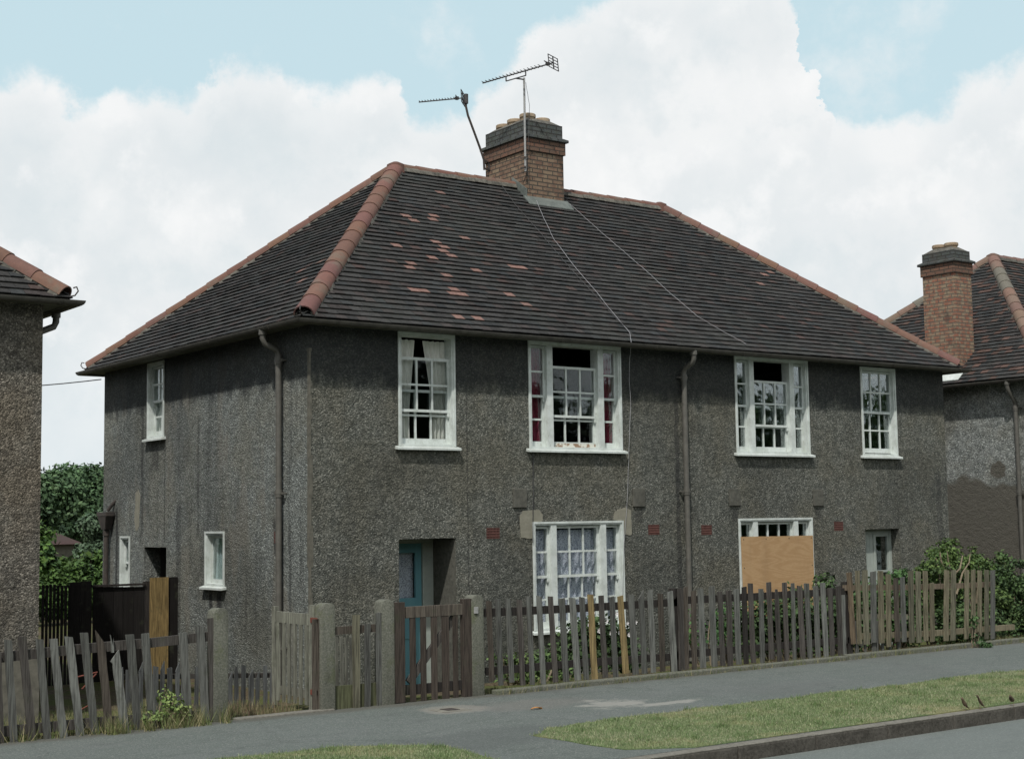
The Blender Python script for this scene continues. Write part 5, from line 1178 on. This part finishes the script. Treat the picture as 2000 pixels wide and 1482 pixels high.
# distant house roof glimpsed between the trees
fh = thing('house', (12, 38, 0), 'distant house with brown tiled roof half hidden by garden trees', 'house'); a = spot(88, 1008, 36); b = spot(155, 1062, 36)
xa, xb, zt_, zb_ = a[0]-5, b[0]+.2, a[2]+.25, b[2]
g = MB(); g.hexa([(xa, 36, zb_), (xb, 36, zb_), (xb, 43, zb_), (xa, 43, zb_), (xa, 39.4, zt_), (xb-2.0, 39.4, zt_), (xb-2.0, 39.6, zt_), (xa, 39.6, zt_)], (.085,.055,.05)); g.build('roof', M['tile'], fh)
g = MB(); g.box(xa+.3, xb-.3, 36.3, 42.7, -.2, zb_-.001); g.build('wall', M['smooth_render'], fh)
# front garden shrubs
def shrub(name, blobs, n, size, cols, label, seed, stems=6, cat='shrub', gap=.2, m='leaf', group=None):
    c = np.mean([b[:3] for b in blobs], 0); zg = gz(c[0], c[1]); t = thing(name, (c[0], c[1], zg), label, cat, group); leaves('foliage', blobs, n, size, cols, t, seed, shell=.35, gap=gap)
    g = MB(); r_ = random.Random(seed)
    for k in range(stems):
        b = blobs[k % len(blobs)]; s0 = Vector((c[0]*.4+b[0]*.6+r_.uniform(-.1, .1), c[1]*.4+b[1]*.6, zg-.03)); e = Vector(b[:3])+Vector((r_.uniform(-.3, .3)*b[3], r_.uniform(-.3, .3)*b[4], r_.uniform(.1, .75)*b[5])); md = s0.lerp(e, .55)+Vector((r_.uniform(-.08, .08), r_.uniform(-.05, .05), .03))
        g.tube([s0, md, e], [.016, .011, .004], 6)
    g.build('stem', M['twig'], t, smooth=True); return t
def bl(px, py, Y, rx, ry, rz_): p = atY(px, py, Y); return (p[0], Y, p[2], rx, ry, rz_)
def ragged(n, px0, px1, py0, py1, Y, seed, flat=False):
    r_ = random.Random(seed); out = []
    for i in range(n):
        u = r_.uniform(0, 1); dome = 0 if flat else (abs(u-.5)*2)**2.2*.55
        v = r_.uniform(dome, 1)**.9; k = r_.uniform(.55, 1.3)*(.6 if v < dome+.15 else 1)
        out.append(bl(px0+(px1-px0)*u, py0+(py1-py0)*v, Y+r_.uniform(-.35, .45), (.19*k, .19*k, .16*k)[0], .19*k, .16*k))
    return out
GD = [(.045,.082,.03),(.065,.11,.038),(.035,.065,.026),(.085,.13,.045)]; GL = [(.10,.16,.05),(.075,.13,.04),(.13,.18,.06)]
rose = shrub('rose_bush', [bl(1130,1265,-2.2,.42,.3,.34), bl(1185,1255,-2.3,.4,.3,.36), bl(1225,1270,-2.3,.28,.25,.28), bl(1080,1290,-2.3,.35,.25,.22), bl(1150,1230,-2.2,.30,.2,.2)], 4200, .05, GD[:3], 'dark leafy rose bush with small white flowers below the lace-curtained window', 31, 14)
g = MB(); r_ = random.Random(3)
for k in range(17):
    p = atY(r_.uniform(1120, 1245), r_.uniform(1195, 1240), -2.35-r_.uniform(0, .2)); s_ = r_.uniform(.018, .032); g = MB()
    cc3 = []
    for j in range(5): an_ = j*2*math.pi/5; g.add([(p[0], p[1], p[2]), (p[0]+math.cos(an_-.5)*s_, p[1]-.01, p[2]+math.sin(an_-.5)*s_), (p[0]+math.cos(an_)*s_*1.25, p[1]-.016, p[2]+math.sin(an_)*s_*1.25), (p[0]+math.cos(an_+.5)*s_, p[1]-.01, p[2]+math.sin(an_+.5)*s_)], [(0,1,2,3)])
    g.tube([(p[0], p[1]-.012, p[2]), (p[0], p[1]+.008, p[2])], s_*.3, 6); g.build('flower', M['petal'], rose, fix=False)
shrub('garden_plants', [bl(x, 1300+random.uniform(-12, 12), -3.0, .22, .2, .2) for x in (985, 1020, 1055, 1090)], 1500, .045, GL, 'low yellowish-green garden plants behind the start of the grey fence', 32, 10, gap=.8)
g = MB()
shrub('shrub', [bl(1345,1225,-2.6,.22,.2,.25), bl(1425,1215,-2.6,.28,.2,.26), bl(1395,1230,-2.7,.2,.2,.2)], 1700, .045, [(.07,.17,.05),(.10,.21,.06),(.05,.12,.04)], 'small bright green shrub behind the fence left of the plywood board', 33, 8, gap=.6)
shrub('privet_hedge', [bl(x, 1215+random.uniform(-14, 14), -3.1, .34, .26, .42) for x in range(1455, 1680, 30)]+[bl(1612,1140,-3.0,.20,.2,.16), bl(1560,1165,-3.0,.2,.2,.16)], 11000, .042, GD+GL, 'twiggy privet hedge behind the grey fence under the boarded window', 34, 30, cat='hedge', gap=.55)
shrub('privet_hedge', [bl(x, 1200+random.uniform(-16, 16), -3.1, .30, .26, .40) for x in range(1675, 1800, 26)]+[bl(1745,1130,-3.0,.2,.18,.14), bl(1770,1125,-3.0,.2,.18,.12)], 9000, .042, [(.06,.13,.04),(.045,.09,.03),(.085,.16,.05)], 'green hedge behind the brown fence in front of the far door', 35, 26, cat='hedge', gap=.5)
shrub('tall_bush', ragged(95, 1782, 1952, 1052, 1185, -2.8, 12),
      23000, .040, [(.080,.130,.034),(.062,.108,.030),(.045,.080,.024),(.10,.155,.045)], 'big yellow-green bush with bare forked stems above the brown fence', 36, 24, cat='bush', gap=.1)
shrub('garden_hedge', ragged(110, 1950, 2090, 1080, 1245, -2.6, 13, flat=True)+ragged(60, 1830, 2060, 1185, 1245, -3.2, 14, flat=True),
      34000, .045, GD+[(.06,.11,.035)], 'dark green hedge at the right edge beyond the last brown picket', 37, 20, cat='hedge', gap=.1)
shrub('ivy_clump', [bl(1908,1248,-4.22,.14,.10,.09), bl(1900,1232,-4.15,.10,.08,.10), bl(1925,1260,-4.28,.12,.08,.05), bl(1905,1215,-4.12,.06,.06,.10)], 480, .045, [(.06,.12,.045),(.085,.155,.055)], 'ivy clump spilling over the edging onto the pavement', 38, 5, cat='ivy', gap=.3)
shrub('tall_weed', [bl(338,1380,-4.05,.13,.1,.13), bl(322,1360,-4.0,.08,.08,.10), bl(358,1392,-4.08,.10,.08,.09), bl(300,1400,-4.05,.14,.1,.07)], 520, .030, [(.17,.23,.07),(.12,.18,.055),(.21,.26,.09)], 'pale green tall weed growing through the leaning left fence', 39, 8, cat='weed', gap=.7)
# unseen tree belt behind the camera, added to darken reflections in the panes
wb = [(x+random.uniform(-1.5, 1.5), -38+random.uniform(-2, 2), 4.0+random.uniform(-.5, .8), 3.4, 2.5, 4.6) for x in range(-40, 90, 4)]
wo = leaves('unseen_tree_belt', wb, 60000, .8, GD, None, 77, shell=.5, gap=-.5); prop(wo, 'unseen belt of leafy trees added to darken the pane reflections', 'trees', kind='stuff')
fb = [(x+random.uniform(-2, 2), 66+random.uniform(-3, 3), 2.0, 4.2, 3.0, 2.6+random.uniform(-.6, .4)) for x in range(-50, 110, 5)]
fw_ = leaves('far_woodland', fb, 26000, .45, G1, None, 78, shell=.5, gap=-.5); prop(fw_, 'distant belt of trees closing the view beyond the back gardens', 'trees', kind='stuff')
# bigger bare stems of the tall bush
tb_ = bpy.data.objects.get('tall_bush')
g = MB()
for pts_ in (((1836,1142),(1834,1120),(1828,1090)), ((1858,1160),(1860,1125),(1852,1095),(1850,1075)), ((1868,1160),(1880,1118),(1893,1098),(1895,1080)), ((1860,1125),(1875,1110),(1880,1085)), ((1845,1110),(1838,1095),(1836,1078))):
    P_ = [tuple(atY(x, y, -3.22)) for x, y in pts_]; g.tube(P_, [.017-.004*i for i in range(len(P_))], 6)
g.build('stem', M['twig'], tb_, smooth=True)
# grass tufts
def tufts(name, label, boxes, n, hmin, hmax, cols, seed, wd=.006):
    r_ = np.random.default_rng(seed); PP = []
    for (x0_, x1_, y0_, y1_, w_) in boxes:
        k = int(n*w_); xx = r_.uniform(x0_, x1_, k); cl = np.sin(xx*9.1+seed)+np.sin(xx*23.7)+r_.normal(0, .7, k); xx = xx[cl > -.3]; yy = r_.uniform(y0_, y1_, len(xx)); zz = np.array([PZ if b < -4.01 else gz(a, b) for a, b in zip(xx, yy)])-.005
        PP.append(np.stack([xx, yy, zz], 1))
    P_ = np.concatenate(PP); V, Fq, C = blades(P_, hmin, hmax, wd, cols, .8, seed); o = raw_mesh(name, V, Fq, C, M['leaf']); return prop(o, label, 'grass', kind='stuff')
TC = [(.15,.18,.06),(.11,.15,.05),(.24,.22,.11),(.30,.27,.15)]
tufts('grass_tufts', 'long rough grass along the foot of the leaning left fence', [(-6.5, -3.2, -4.10, -3.7, .6), (-4.3, -3.1, -4.22, -4.05, .25), (-5.5, -3.2, -3.7, -2.4, .8)], 5200, .05, .22, TC, 3)
tufts('grass_tufts', 'dry grass and weeds in the side passage behind the open gate', [(-3.1, -2.2, -3.9, -2.4, 1)], 2600, .03, .16, [(.16,.15,.08),(.22,.19,.11),(.13,.15,.06),(.20,.13,.09)], 4)
tufts('grass_tufts', 'weeds along the edging under the grey fence', [(-.0, 11, -4.16, -4.13, .35), (0, 10, -3.98, -3.6, 1)], 5200, .02, .12, TC, 5)
